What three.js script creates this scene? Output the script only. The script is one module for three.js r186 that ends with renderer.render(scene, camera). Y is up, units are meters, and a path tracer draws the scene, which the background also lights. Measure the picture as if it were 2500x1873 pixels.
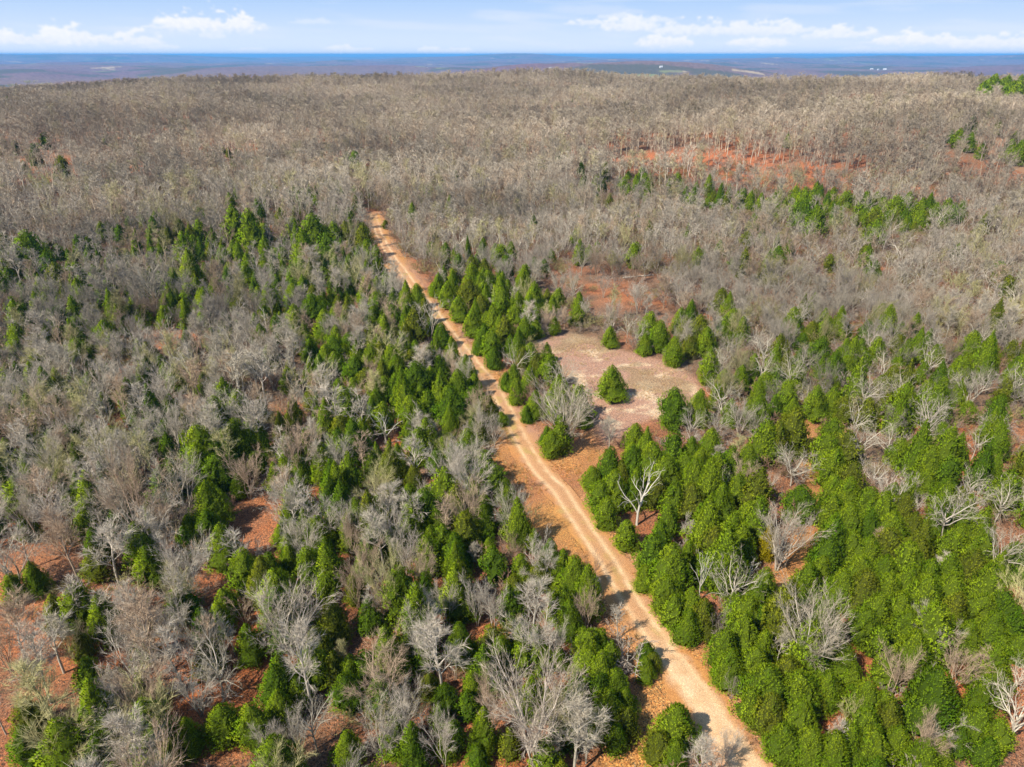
import * as THREE from 'three';
import { mergeGeometries } from 'three/addons/utils/BufferGeometryUtils.js';

// ---------------------------------------------------------------- camera, sky, sun, exposure
const PW = 2500, PH = 1873, EYE = 55, FOV = 58.7, PITCH = 25.75;
const scene = new THREE.Scene();
const camera = new THREE.PerspectiveCamera(FOV, PW / PH, 1, 90000);
camera.position.set(0, EYE, 0);
camera.rotation.order = 'YXZ';
camera.rotation.x = -PITCH * Math.PI / 180;
camera.updateMatrixWorld(true);
scene.add(camera);

const renderer = new THREE.WebGLRenderer({ antialias: true });
renderer.setSize(1024, 767);
renderer.toneMapping = THREE.LinearToneMapping;
renderer.toneMappingExposure = 1.62;
renderer.shadowMap.enabled = true;

const SUN_EL = 47 * Math.PI / 180, SUN_AZ = 232 * Math.PI / 180;       // azimuth clockwise from the viewing direction: behind the camera, to the left
const sunDir = new THREE.Vector3(Math.sin(SUN_AZ) * Math.cos(SUN_EL), Math.sin(SUN_EL), -Math.cos(SUN_AZ) * Math.cos(SUN_EL));
const sun = new THREE.DirectionalLight(new THREE.Color(1.0, 0.95, 0.86), 5.0);
sun.position.copy(sunDir).multiplyScalar(600).add(new THREE.Vector3(0, 0, -250));
sun.target.position.set(0, 0, -250);
sun.castShadow = true;
sun.shadow.radius = 1;
sun.shadow.mapSize.set(4096, 4096);
Object.assign(sun.shadow.camera, { left: -450, right: 450, top: 450, bottom: -450, near: 10, far: 1400 });
scene.add(sun, sun.target);
scene.fog = new THREE.FogExp2(new THREE.Color(0.17, 0.53, 1.0), 6.5e-5);

// ---------------------------------------------------------------- numbers
function rng(seed) { let a = seed >>> 0; return () => { a = (a + 0x6D2B79F5) >>> 0; let t = a; t = Math.imul(t ^ (t >>> 15), t | 1); t ^= t + Math.imul(t ^ (t >>> 7), t | 61); return ((t ^ (t >>> 14)) >>> 0) / 4294967296; }; }
const sstep = (a, b, x) => { const t = Math.min(1, Math.max(0, (x - a) / (b - a))); return t * t * (3 - 2 * t); };
const lerp = (a, b, t) => a + (b - a) * t, clamp = (x, a, b) => Math.min(b, Math.max(a, x));
const mix3 = (a, b, t) => [lerp(a[0], b[0], t), lerp(a[1], b[1], t), lerp(a[2], b[2], t)];
function hash2(i, j) { let h = Math.imul(i, 374761393) ^ Math.imul(j, 668265263); h = Math.imul(h ^ (h >>> 13), 1274126177); return ((h ^ (h >>> 16)) >>> 0) / 4294967296; }
function noise(x, y) {                                                   // value noise, -1..1
  const i = Math.floor(x), j = Math.floor(y), u = x - i, v = y - j, a = u * u * (3 - 2 * u), b = v * v * (3 - 2 * v);
  return 2 * lerp(lerp(hash2(i, j), hash2(i + 1, j), a), lerp(hash2(i, j + 1), hash2(i + 1, j + 1), a), b) - 1;
}
const fbm = (x, y, n = 4) => { let s = 0, w = 0.5; for (let k = 0; k < n; k++) { s += w * noise(x, y); x = x * 2.03 + 17.3; y = y * 2.03 - 9.1; w *= 0.5; } return s; };

// ---------------------------------------------------------------- sky (air and clouds)
const FPX = (PH / 2) / Math.tan(FOV * Math.PI / 360);
const skyAng = (px, py) => {
  const d = new THREE.Vector3((px - PW / 2) / FPX, -(py - PH / 2) / FPX, -1).applyQuaternion(camera.quaternion).normalize();
  return [Math.atan2(d.x, -d.z), Math.asin(d.y)];
};
{
  const W = 4096, H = 2048, data = new Float32Array(W * H * 4), r = rng(5);
  const clouds = [];
  // seen in the photograph: x, y of the base, width, height (pixels), strength
  for (const [x, y, w, h, s] of [[515, 68, 260, 38, 1], [460, 60, 150, 22, .7], [560, 66, 160, 26, .8], [135, 102, 190, 32, .95], [310, 104, 165, 26, .95], [20, 100, 130, 22, .8], [390, 116, 90, 10, .6], [520, 90, 60, 12, .5], [610, 122, 80, 8, .5], [850, 122, 130, 12, .7], [1085, 124, 140, 14, .7],
    [770, 56, 110, 12, .35], [1240, 44, 110, 12, .35], [1430, 58, 90, 14, .7], [1540, 68, 150, 34, .85], [1500, 42, 90, 16, .6], [1600, 50, 90, 18, .6], [1700, 78, 210, 28, .8], [1860, 78, 200, 26, .8], [1620, 108, 150, 22, .95], [1850, 108, 150, 20, .95], [1950, 74, 100, 14, .6], [2060, 86, 150, 22, .85], [2230, 104, 170, 26, .95], [2000, 92, 90, 12, .6], [2420, 112, 190, 22, .9], [1790, 128, 300, 8, .4], [2150, 122, 200, 8, .4]]) {
    const [a, e] = skyAng(x, y), hz = h / FPX * 0.8;
    clouds.push({ a, e, w: w / FPX / 2 * 0.86, h: hz, s });
  }
  for (let k = 0; k < 150; k++) {                                         // the same kind of sky goes on all round
    const a = (0.72 + r() * (2 * Math.PI - 1.44)), e = 0.004 + r() * r() * 0.3;
    clouds.push({ a: a > Math.PI ? a - 2 * Math.PI : a, e, w: 0.03 + 0.05 * r() + e * 0.25, h: 0.008 + 0.012 * r() + e * 0.1, s: 0.5 + 0.5 * r() });
  }
  for (let k = 0; k < 24; k++) { const a = (r() * 2 - 1) * 0.7, e = 0.085 + r() * 0.25; clouds.push({ a, e, w: 0.03 + 0.05 * r() + e * 0.25, h: 0.008 + 0.012 * r() + e * 0.1, s: 0.5 + 0.5 * r() }); }
  const hor = [0.49, 0.55, 0.65], low = [0.26, 0.395, 0.615], mid = [0.17, 0.285, 0.50], zen = [0.105, 0.19, 0.39];
  const grid = new Map();
  for (const c of clouds) for (let q = Math.floor((c.a - 1.6 * c.w) / 0.05); q <= Math.floor((c.a + 1.6 * c.w) / 0.05); q++) { if (!grid.has(q)) grid.set(q, []); grid.get(q).push(c); }
  for (let j = 0; j < H; j++) {
    const e = ((j + 0.5) / H - 0.5) * Math.PI;
    let base = e <= 0 ? [0.23, 0.24, 0.26] : mix3(mix3(hor, low, sstep(-0.01, 0.085, e)), mix3(mid, zen, sstep(0.35, 1.3, e)), sstep(0.04, 0.5, e));
    for (let i = 0; i < W; i++) {
      const th = ((i + 0.5) / W - 0.5) * 2 * Math.PI, a = Math.atan2(Math.cos(th), -Math.sin(th));   // x = cos th, z = sin th
      let cr = base[0], cg = base[1], cb = base[2];
      if (e > 0 && e < 0.75) {
        const f = fbm(a * 70, e * 190, 4), g = fbm(a * 230 + 9, e * 420, 3);
        let k = 0, lit = 0;
        for (const c of grid.get(Math.floor(a / 0.05)) ?? []) {
          const u = (a - c.a) / c.w; if (Math.abs(u) > 1.5) continue;
          const top = c.h * (Math.sqrt(Math.max(0, 1 - Math.min(1, u * u))) * (0.85 + 0.28 * noise(a * 60 + c.e * 900, c.w * 99) + 0.10 * noise(a * 190, c.e * 700)) + 0.10);
          const v = (e - c.e) / Math.max(top, 1e-4);
          const d = sstep(-0.55, 0.1, v + 0.3 * g) * (1 - sstep(0.6, 1.05, v + 0.9 * f + 0.5 * g)) * (1 - sstep(0.75, 1.3, Math.abs(u) + 0.5 * f)) * c.s;
          if (d > k) { k = d; lit = clamp(0.4 + 0.5 * v + 0.6 * g, 0, 1); }
        }
        const wisp = 0.30 * sstep(0.05, 0.5, fbm(a * 9 + 3, e * 110 + a * 4, 4) + 0.1) * (1 - sstep(0.3, 0.7, e));
        k = Math.max(k * 0.93, wisp);
        const cl = mix3([0.53, 0.56, 0.62], [0.65, 0.64, 0.63], lit);
        cr = lerp(cr, cl[0], k); cg = lerp(cg, cl[1], k); cb = lerp(cb, cl[2], k);
      }
      const o = (j * W + i) * 4; data[o] = cr; data[o + 1] = cg; data[o + 2] = cb; data[o + 3] = 1;
    }
  }
  const t = new THREE.DataTexture(data, W, H, THREE.RGBAFormat, THREE.FloatType);
  t.mapping = THREE.EquirectangularReflectionMapping; t.magFilter = t.minFilter = THREE.LinearFilter; t.wrapS = THREE.RepeatWrapping; t.needsUpdate = true;
  scene.background = t; scene.environment = t;
}

// ---------------------------------------------------------------- terrain
function heightAt(x, z) {
  const D = Math.hypot(x, z), az = Math.atan2(x, -z);
  const crest = 880 + 110 * noise(az * 2.3 + 4, 1.5) + 40 * noise(az * 9, 7);
  const rise = 21 + 3.0 * noise(az * 3.1 + 1, 3.7) + 1.5 * noise(az * 11, 5.2) - 2 * sstep(-0.42, -0.66, az);
  let h = rise * sstep(190, crest, D);
  h += 0.35 * noise(x / 17, z / 17) * sstep(20, 60, D);
  h += 2.2 * fbm(x / 70 + 3, z / 70, 2) * sstep(120, 260, D);
  h += 9 * Math.exp(-(((x - 190) / 150) ** 2) - (((z + 430) / 75) ** 2)) - 3 * Math.exp(-(((x - 130) / 120) ** 2) - (((z + 285) / 40) ** 2));   // the red slope and the dip before it
  h += 13 * fbm(x / 240 + 9, z / 105 + 2, 2) * sstep(300, 520, D);
  h += 4 * Math.exp(-(((x + 190) / 170) ** 2) - (((z + 520) / 80) ** 2));
  if (D > crest - 60) {
    const drop = sstep(crest - 40, crest + 650, D);
    h = lerp(h, -62, drop);
    const roll = sstep(1300, 3000, D);
    h += roll * (58 * fbm(x / 1500 + 5, z / 2100, 3) + 75 * fbm(x / 5200 + 1, z / 9500 + 8, 3) * sstep(3500, 9000, D) + 26 * sstep(6000, 30000, D));
    const ridge = (d, w, a, aw, top) => top * Math.exp(-(((D - d) / w) ** 2) - (((az - a) / aw) ** 4));
    h += ridge(3600, 650, 0.12, 0.20, 74) + ridge(2700, 420, -0.42, 0.20, 40) + ridge(5200, 700, -0.62, 0.10, 52) + ridge(6800, 900, 0.48, 0.22, 46) + ridge(15000, 2500, 0.58, 0.24, 84) + ridge(19000, 3000, -0.52, 0.20, 72) + ridge(17000, 2500, -0.04, 0.13, 66) + ridge(12000, 1500, 0.30, 0.08, 56);
    if (D > 4500) for (let k = 0; k < 5; k++) { const d = [6000, 8500, 12000, 18500, 29000][k] * (1 + 0.10 * noise(az * 5 + k * 7, k)); h += (14 + 4 * k) * (0.45 + 0.95 * noise(az * (7 + 3 * k) + 3 * k, 2 * k + 1) + 0.22 * noise(az * 40, k)) * Math.exp(-(((D - d) / (0.11 * d)) ** 2)); }
    h += sstep(900, 1500, D) * 5 * fbm(x / 60, z / 60, 2);
  }
  return h;
}
const onGround = (x, z, dy = 0) => new THREE.Vector3(x, heightAt(x, z) + dy, z);
const rayDir = (px, py) => new THREE.Vector3((px - PW / 2) / FPX, -(py - PH / 2) / FPX, -1).applyQuaternion(camera.quaternion).normalize();
function groundAt(px, py, lift = 0) {                                     // the place on the terrain (raised by lift) that the photograph shows there
  const d = rayDir(px, py); let t = 10, s = 0;
  const under = (q) => EYE + d.y * q < heightAt(d.x * q, d.z * q) + lift;
  while (t < 60000 && !under(t)) { s = t; t *= 1.015; }
  for (let k = 0; k < 24; k++) { const m = (s + t) / 2; if (under(m)) t = m; else s = m; }
  return new THREE.Vector3(d.x * t, heightAt(d.x * t, d.z * t), d.z * t);
}
const inv = camera.matrixWorld.clone().invert();
function toPixel(x, y, z) { const v = new THREE.Vector3(x, y, z).applyMatrix4(inv), w = -v.z; return w < 1 ? null : [PW / 2 + FPX * v.x / w, PH / 2 - FPX * v.y / w, w]; }

// ---------------------------------------------------------------- where things are on the ground (outlines in metres, found from the photograph at 2212 x 1657)
const K = PW / 2212;
const outline = (a) => { const o = []; for (let i = 0; i < a.length; i += 2) { const p = groundAt(a[i] * K, a[i + 1] * K); o.push([p.x, p.z]); } return o; };
const inside = (poly, x, z) => { let c = false; for (let i = 0, j = poly.length - 1; i < poly.length; j = i++) { const [xi, zi] = poly[i], [xj, zj] = poly[j]; if ((zi > z) !== (zj > z) && x < (xj - xi) * (z - zi) / (zj - zi) + xi) c = !c; } return c; };
const edgeDist = (line, x, z, closed) => { let b = 1e9; const n = line.length; for (let i = 0; i < n - (closed ? 0 : 1); i++) { const [ax, az] = line[i], [bx, bz] = line[(i + 1) % n], dx = bx - ax, dz = bz - az, t = clamp(((x - ax) * dx + (z - az) * dz) / (dx * dx + dz * dz), 0, 1); b = Math.min(b, Math.hypot(x - ax - t * dx, z - az - t * dz)); } return b; };
const box = (p, m) => { const xs = p.map((q) => q[0]), zs = p.map((q) => q[1]); return [Math.min(...xs) - m, Math.max(...xs) + m, Math.min(...zs) - m, Math.max(...zs) + m]; };
class Patch { constructor(p, closed = true) { this.p = p; this.closed = closed; this.b = box(p, 14); } d(x, z) { const b = this.b; if (x < b[0] || x > b[1] || z < b[2] || z > b[3]) return 14; const e = edgeDist(this.p, x, z, this.closed); return this.closed && inside(this.p, x, z) ? -e : Math.min(e, 14); } }

const trackLine = outline([806, 462, 812, 485, 822, 510, 850, 560, 885, 605, 915, 645, 950, 690, 985, 735, 1025, 785, 1060, 830, 1090, 880, 1115, 930, 1140, 975, 1172, 1022, 1208, 1058, 1226, 1085, 1250, 1120, 1285, 1170, 1320, 1220, 1360, 1290, 1400, 1350, 1440, 1410, 1480, 1465, 1520, 1520, 1560, 1580, 1600, 1640, 1640, 1700, 1690, 1790]);
const track = new Patch(trackLine, false);
const trailLine = outline([1738, 905, 1746, 940, 1740, 975, 1752, 1010, 1768, 1055, 1772, 1085, 1758, 1125, 1748, 1180, 1726, 1235, 1700, 1275]);
const trail = new Patch(trailLine, false);
const spur = new Patch(outline([1212, 1050, 1240, 1010, 1268, 980, 1300, 945, 1345, 905]), false);
const spur2 = new Patch(outline([1452, 1480, 1428, 1520, 1404, 1570, 1388, 1620, 1376, 1680]), false);
const clearing = new Patch(outline([1150, 742, 1195, 728, 1225, 722, 1285, 733, 1345, 758, 1405, 772, 1455, 792, 1502, 822, 1520, 850, 1508, 880, 1478, 900, 1425, 905, 1388, 918, 1350, 948, 1305, 968, 1285, 925, 1268, 880, 1235, 835, 1205, 800, 1180, 775]));
const verge = new Patch(outline([1038, 990, 1068, 966, 1110, 962, 1160, 1000, 1205, 1050, 1240, 1020, 1290, 965, 1300, 990, 1255, 1060, 1262, 1120, 1300, 1170, 1300, 1215, 1275, 1232, 1240, 1212, 1200, 1190, 1160, 1170, 1130, 1120, 1105, 1060, 1070, 1020]));
const verge2 = new Patch(outline([1445, 1440, 1470, 1385, 1515, 1410, 1540, 1395, 1545, 1470, 1570, 1510, 1610, 1580, 1660, 1660, 1560, 1640, 1520, 1530, 1480, 1490, 1430, 1490, 1405, 1570, 1385, 1680, 1290, 1690, 1345, 1625, 1375, 1560, 1375, 1480]));
const redSlope = new Patch(outline([1300, 345, 1480, 322, 1700, 345, 1900, 385, 2080, 425, 2210, 470, 2212, 520, 2090, 470, 1990, 430, 1840, 420, 1700, 415, 1560, 405, 1430, 385, 1330, 372]));
const cedarRow = new Patch(outline([1240, 400, 1440, 408, 1560, 425, 1700, 440, 1800, 442, 1980, 455, 2080, 480, 2060, 515, 1900, 520, 1760, 490, 1560, 465, 1340, 440]));
const leafGaps = [[370, 735, 120, 26], [600, 870, 50, 50], [560, 1110, 60, 70], [60, 1230, 90, 60], [100, 1420, 130, 90], [460, 1545, 130, 60], [240, 1290, 80, 60], [1300, 640, 110, 60], [1450, 690, 60, 40], [2190, 920, 60, 90], [40, 1350, 60, 60], [520, 1420, 60, 40], [1040, 1370, 30, 30], [1310, 1375, 60, 50], [1690, 1250, 40, 50], [1390, 600, 70, 26], [2090, 1010, 60, 40], [1610, 1240, 50, 25]].map(([x, y, w, h]) => { const p = groundAt(x * K, y * K), l = groundAt((x - w * 0.8) * K, y * K), n = groundAt(x * K, (y + h * 0.8) * K); return [p.x, p.z, Math.abs(p.x - l.x) * 1.0, Math.hypot(p.x - n.x, p.z - n.z)]; });
const gapAt = (x, z) => { let g = 0; for (const [cx, cz, a, b] of leafGaps) { const q = ((x - cx) / a) ** 2 + ((z - cz) / b) ** 2 + 1.1 * noise(x / 5.5, z / 5.5); if (q < 2) g = Math.max(g, 1 - sstep(0.4, 1.6, q)); } return g; };

const RED = [0.46, 0.135, 0.030], RUST = [0.30, 0.104, 0.036], BROWN = [0.20, 0.125, 0.070], PINK = [0.45, 0.25, 0.155], ORANGE = [0.56, 0.265, 0.066], DUST = [0.50, 0.285, 0.18], PALE = [0.74, 0.54, 0.33], TAN = [0.66, 0.42, 0.215];
function groundColor(x, z) {
  const n1 = fbm(x / 9, z / 9, 3), n2 = fbm(x / 31 + 7, z / 31, 3), n3 = noise(x / 1.7, z / 1.7), D = Math.hypot(x, z);
  let c = mix3(BROWN, RUST, sstep(-0.35, 0.35, n2 + 0.4 * n1));
  c = mix3(c, RED, clamp(0.22 + 0.9 * n1, 0, 1) * (0.45 + 0.45 * (1 - sstep(150, 350, D))));
  c = mix3(c, PINK, 0.22 * sstep(0.15, 0.5, n2) + 0.06 * n3);
  const g = gapAt(x, z); if (g) c = mix3(c, mix3(RED, [0.50, 0.21, 0.085], 0.5 + 0.5 * n3), 0.6 * g * clamp(0.7 + 1.5 * n1, 0, 1));
  const s = redSlope.d(x, z); if (s < 14) c = mix3(c, [0.52, 0.165, 0.056], 0.9 * (1 - sstep(-8, 14, s + 8 * n1)));
  const t = track.d(x, z), wob = 1.6 * n1 + 0.5 * n3;
  c = mix3(c, mix3(ORANGE, PINK, clamp(0.45 + n1, 0, 1)), 0.9 * (1 - sstep(2.4, 6.5, t + wob)));
  const v = Math.min(verge.d(x, z), verge2.d(x, z)), sp = Math.min(spur.d(x, z) - 3.4, spur2.d(x, z) - 1.6, trail.d(x, z) - 1.6);
  c = mix3(c, mix3(ORANGE, [0.44, 0.18, 0.065], clamp(0.45 + 1.2 * n1 + 0.3 * n3, 0, 1)), 0.92 * (1 - sstep(-1.2, 1.6, Math.min(v, sp) + wob)));
  const q = clearing.d(x, z);
  if (q < 8) { let e = mix3(DUST, [0.42, 0.225, 0.14], clamp(0.5 + 1.3 * n2, 0, 1)); e = mix3(e, PALE, 0.85 * sstep(0.10, 0.36, fbm(x / 4.2 + 30, z / 2.6, 4))); e = mix3(e, [0.33, 0.22, 0.10], 0.7 * sstep(0.10, 0.34, fbm(x / 6 + 80, z / 6, 3))); c = mix3(c, e, 1 - sstep(-1.5, 1.8, q + wob)); }
  return c;
}
// leaf litter: many small leaves and stalks, tones about 1
const rT = rng(77);
function litter(size, count, lo, hi, tint) {
  const cv = document.createElement('canvas'); cv.width = cv.height = size; const g = cv.getContext('2d');
  g.fillStyle = 'rgb(178,172,166)'; g.fillRect(0, 0, size, size);
  for (let k = 0; k < count; k++) {
    const x = rT() * size, y = rT() * size, L = 2 + rT() * 6, v = lo + (hi - lo) * rT(), w = tint * (rT() - 0.5);
    g.fillStyle = `rgb(${clamp(v + w, 0, 255) | 0},${clamp(v, 0, 255) | 0},${clamp(v - w, 0, 255) | 0})`;
    for (const [ox, oy] of [[0, 0], [size, 0], [0, size], [size, size]]) { g.save(); g.translate(x - (x > size / 2 ? ox : -ox), y - (y > size / 2 ? oy : -oy)); g.rotate(rT() * 6.3); g.beginPath(); g.ellipse(0, 0, L, L * 0.42, 0, 0, 6.3); g.fill(); g.restore(); if (x > 10 && y > 10 && x < size - 10 && y < size - 10) break; }
  }
  const t = new THREE.CanvasTexture(cv); t.colorSpace = THREE.SRGBColorSpace; t.wrapS = t.wrapT = THREE.RepeatWrapping; return t;
}
const litterTex = litter(1024, 26000, 70, 255, 50);
const litterMat = new THREE.MeshStandardMaterial({ name: 'leaf_litter', vertexColors: true, map: litterTex, bumpMap: litterTex, bumpScale: 0.05, roughness: 1 });
const soilTex = litter(1024, 14000, 130, 235, 22);
const farMat = new THREE.MeshStandardMaterial({ name: 'far_woods', vertexColors: true, roughness: 1 });

function numbered(name) { numbered.n ??= new Map(); const k = numbered.n.get(name) ?? 0; numbered.n.set(name, k + 1); return k ? name + '_' + String(k).padStart(3, '0') : name; }
function sheet(name, x0, x1, z0, z1, step, lift, keep, color, material, tile) {
  const nx = Math.round((x1 - x0) / step) + 1, nz = Math.round((z1 - z0) / step) + 1, p = [], n = [], c = [], uv = [], idx = [], at = new Int32Array(nx * nz).fill(-1);
  const vert = (i, j) => {
    const k = j * nx + i; if (at[k] >= 0) return at[k];
    const x = x0 + i * step, z = z0 + j * step, h = heightAt(x, z), e = 0.5; p.push(x, h + lift, z);
    const nn = new THREE.Vector3(h - heightAt(x + e, z), e, h - heightAt(x, z + e)).normalize(); n.push(nn.x, nn.y, nn.z);
    const q = color(x, z); const f = tile ? 1.75 : 1; c.push(q[0] * f, q[1] * f, q[2] * f); uv.push(x / tile, z / tile); return at[k] = p.length / 3 - 1;
  };
  for (let j = 0; j < nz - 1; j++) for (let i = 0; i < nx - 1; i++) {
    if (keep && !keep(x0 + (i + 0.5) * step, z0 + (j + 0.5) * step)) continue;
    const a = vert(i, j), b = vert(i + 1, j), d = vert(i, j + 1), e = vert(i + 1, j + 1); idx.push(a, d, b, b, d, e);
  }
  const g = new THREE.BufferGeometry(); g.setAttribute('position', new THREE.Float32BufferAttribute(p, 3)); g.setAttribute('normal', new THREE.Float32BufferAttribute(n, 3)); g.setAttribute('color', new THREE.Float32BufferAttribute(c, 3)); g.setAttribute('uv', new THREE.Float32BufferAttribute(uv, 2)); g.setIndex(idx);
  const m = new THREE.Mesh(g, material); m.name = name; m.receiveShadow = true; m.userData = { kind: 'structure' }; scene.add(m); return m;
}
const structLabel = (m, label) => { m.userData.label = label; return m; };
structLabel(sheet('ground', -230, 230, -420, 30, 1.25, 0, null, groundColor, litterMat, 15), 'rust red leaf litter covering the forest floor under the near trees');
const fine = (x, z) => groundColor(x, z);
structLabel(sheet('clearing_ground', clearing.b[0], clearing.b[1], clearing.b[2], clearing.b[3], 0.5, 0.02, (x, z) => clearing.d(x, z) + 1.6 * fbm(x / 9, z / 9, 3) < 0.4, fine, litterMat, 11), 'dusty pink open clearing with pale dry grass to the right of the track');
structLabel(sheet('verge', verge.b[0], verge.b[1], verge.b[2], verge.b[3], 0.5, 0.016, (x, z) => verge.d(x, z) + 1.6 * fbm(x / 9, z / 9, 3) < 0.2, fine, litterMat, 9), 'orange dry grass verge where the track forks');
structLabel(sheet('trail_ground', trail.b[0], trail.b[1], trail.b[2], trail.b[3], 0.5, 0.016, (x, z) => trail.d(x, z) + 0.8 * fbm(x / 5, z / 5, 3) < 1.7, fine, litterMat, 9), 'narrow orange footpath winding through the right-hand cedars');

// the hills: one sheet from under the camera out to the horizon, finer where the camera looks
{
  const rad = [12]; while (rad.at(-1) < 420) rad.push(rad.at(-1) * 1.07); while (rad.at(-1) < 52000) rad.push(rad.at(-1) * 1.016);
  const ang = []; for (let a = -46; a <= 46; a += 0.13) ang.push(a); for (let a = 50; a < 314; a += 4) ang.push(a);
  const nr = rad.length, na = ang.length, p = new Float32Array(nr * na * 3), c = new Float32Array(nr * na * 3), idx = [];
  const WOOD = [0.125, 0.076, 0.070], PURPLE = [0.118, 0.064, 0.074], GREEN = [0.028, 0.045, 0.018], FIELD = [0.42, 0.32, 0.18], MEADOW = [0.20, 0.22, 0.07];
  for (let i = 0; i < nr; i++) for (let j = 0; j < na; j++) {
    const a = ang[j] * Math.PI / 180, r = rad[i] * (1 + (i > 0 && rad[i] > 500 ? 0.006 * (hash2(i, j) - 0.5) : 0)), x = r * Math.sin(a), z = -r * Math.cos(a), o = (i * na + j) * 3;
    const under = 1 - sstep(0, 14, Math.max(-212 - x, x - 212, -402 - z, z - 12));
    p[o] = x; p[o + 1] = heightAt(x, z) - 0.9 * under; p[o + 2] = z;
    let q;
    if (r < 1000) q = mix3(groundColor(x, z), BROWN, 0.35);
    else {
      q = mix3(WOOD, PURPLE, sstep(-0.3, 0.3, fbm(x / 900, z / 900, 3)));
      const u = 0.8 + 0.5 * hash2(i * 3 + 1, j * 5 + 2); q = q.map((v) => v * u);
      q = mix3(q, GREEN, 0.65 * sstep(0.12, 0.26, fbm(x / 420 + 50, z / 620, 4)));
      if (r > 1800) { const f = fbm(x / 170 + 11, z / 420 + 3, 2); if (f > 0.47) q = mix3(q, hash2(Math.floor(x / 700), Math.floor(z / 900)) < 0.5 ? FIELD : MEADOW, 0.7 * sstep(0.47, 0.5, f)); }
    }
    c[o] = q[0]; c[o + 1] = q[1]; c[o + 2] = q[2];
  }
  for (let i = 0; i < nr - 1; i++) for (let j = 0; j < na; j++) { const k = (j + 1) % na, A = i * na + j, B = i * na + k, C = A + na, E = B + na; idx.push(A, B, C, B, E, C); }
  const g = new THREE.BufferGeometry(); g.setAttribute('position', new THREE.BufferAttribute(p, 3)); g.setAttribute('color', new THREE.BufferAttribute(c, 3)); g.setIndex(idx); g.computeVertexNormals();
  const m = new THREE.Mesh(g, farMat); m.name = 'hills'; m.userData = { kind: 'structure', label: 'wooded hills fading to blue at the horizon behind the bare forest' }; m.receiveShadow = true; scene.add(m);
}

// the dirt track: two worn wheel ruts with a strip of dry grass between them
{
  const curve = new THREE.CatmullRomCurve3(trackLine.map(([x, z]) => new THREE.Vector3(x, 0, z)).reverse(), false, 'centripetal');
  const N = Math.ceil(curve.getLength() / 0.4), A = 21, HALF = 2.2, p = [], c = [], uv = [], idx = [], len = curve.getLength();
  for (let i = 0; i <= N; i++) {
    const q = curve.getPointAt(i / N), t = curve.getTangentAt(i / N), sx = -t.z, sz = t.x, s = i / N * len;
    for (let k = 0; k < A; k++) {
      const u = (k / (A - 1) * 2 - 1) * HALF * (1 + 0.22 * noise(s / 13, 9.5) + (k === 0 || k === A - 1 ? 0.22 * noise(s / 2.3, k) : 0)), x = q.x + sx * u, z = q.z + sz * u, n = noise(x / 0.9, z / 0.9), n1 = fbm(x / 7 + 40, z / 7, 3), n2 = fbm(s / 17, 3.3, 2);
      const rut = Math.exp(-(((Math.abs(u + 0.5 * n2 + 0.12 * n) - 0.92) / 0.34) ** 2)), grass = 1 - rut;
      const worn = clamp(0.68 + 1.3 * n2 + 0.9 * n1 + 0.25 * n, 0.1, 1);
      p.push(x, heightAt(x, z) + 0.035 - 0.03 * rut + 0.03 * (1 - Math.abs(u) / HALF), z);
      let col = mix3(mix3(ORANGE, PINK, clamp(0.5 + n1, 0, 1)), [0.50, 0.27, 0.12], 0.75 * (1 - sstep(0.9, 2.2, Math.abs(u))));
      col = mix3(col, mix3(TAN, [0.76, 0.52, 0.29], clamp(0.5 + 0.7 * n, 0, 1)), worn * rut);
      if (s < 26) col = mix3(col, mix3(TAN, [0.80, 0.57, 0.34], 0.5 + 0.5 * n), (1 - sstep(14, 26, s)) * 0.8 * (1 - sstep(1.2, 2.2, Math.abs(u))));
      col = mix3(col, [0.40, 0.33, 0.07], 0.5 * grass * sstep(0.15, 0.4, fbm(x / 3 + 9, z / 3, 3)));
      col = mix3(col, groundColor(x, z), sstep(1.2, 2.4, Math.abs(u) + 0.6 * n + 0.8 * n1));
      const f = 1.75; c.push(col[0] * f, col[1] * f, col[2] * f); uv.push(x / 7, z / 7);
      if (i < N && k < A - 1) { const a = i * A + k; idx.push(a, a + 1, a + A, a + 1, a + A + 1, a + A); }
    }
  }
  const g = new THREE.BufferGeometry(); g.setAttribute('position', new THREE.Float32BufferAttribute(p, 3)); g.setAttribute('color', new THREE.Float32BufferAttribute(c, 3)); g.setAttribute('uv', new THREE.Float32BufferAttribute(uv, 2)); g.setIndex(idx); g.computeVertexNormals();
  const nn = g.attributes.normal; if (nn.getY(5) < 0) { for (let i = 0; i < idx.length; i += 3) { const t = idx[i]; idx[i] = idx[i + 1]; idx[i + 1] = t; } g.setIndex(idx); g.computeVertexNormals(); }
  const m = new THREE.Mesh(g, new THREE.MeshStandardMaterial({ name: 'worn_soil', vertexColors: true, map: soilTex, bumpMap: soilTex, bumpScale: 0.02, roughness: 1 })); m.name = 'road'; m.receiveShadow = true;
  m.userData = { kind: 'structure', label: 'tan dirt track with two wheel ruts running up through the woods' }; scene.add(m);
}

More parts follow.
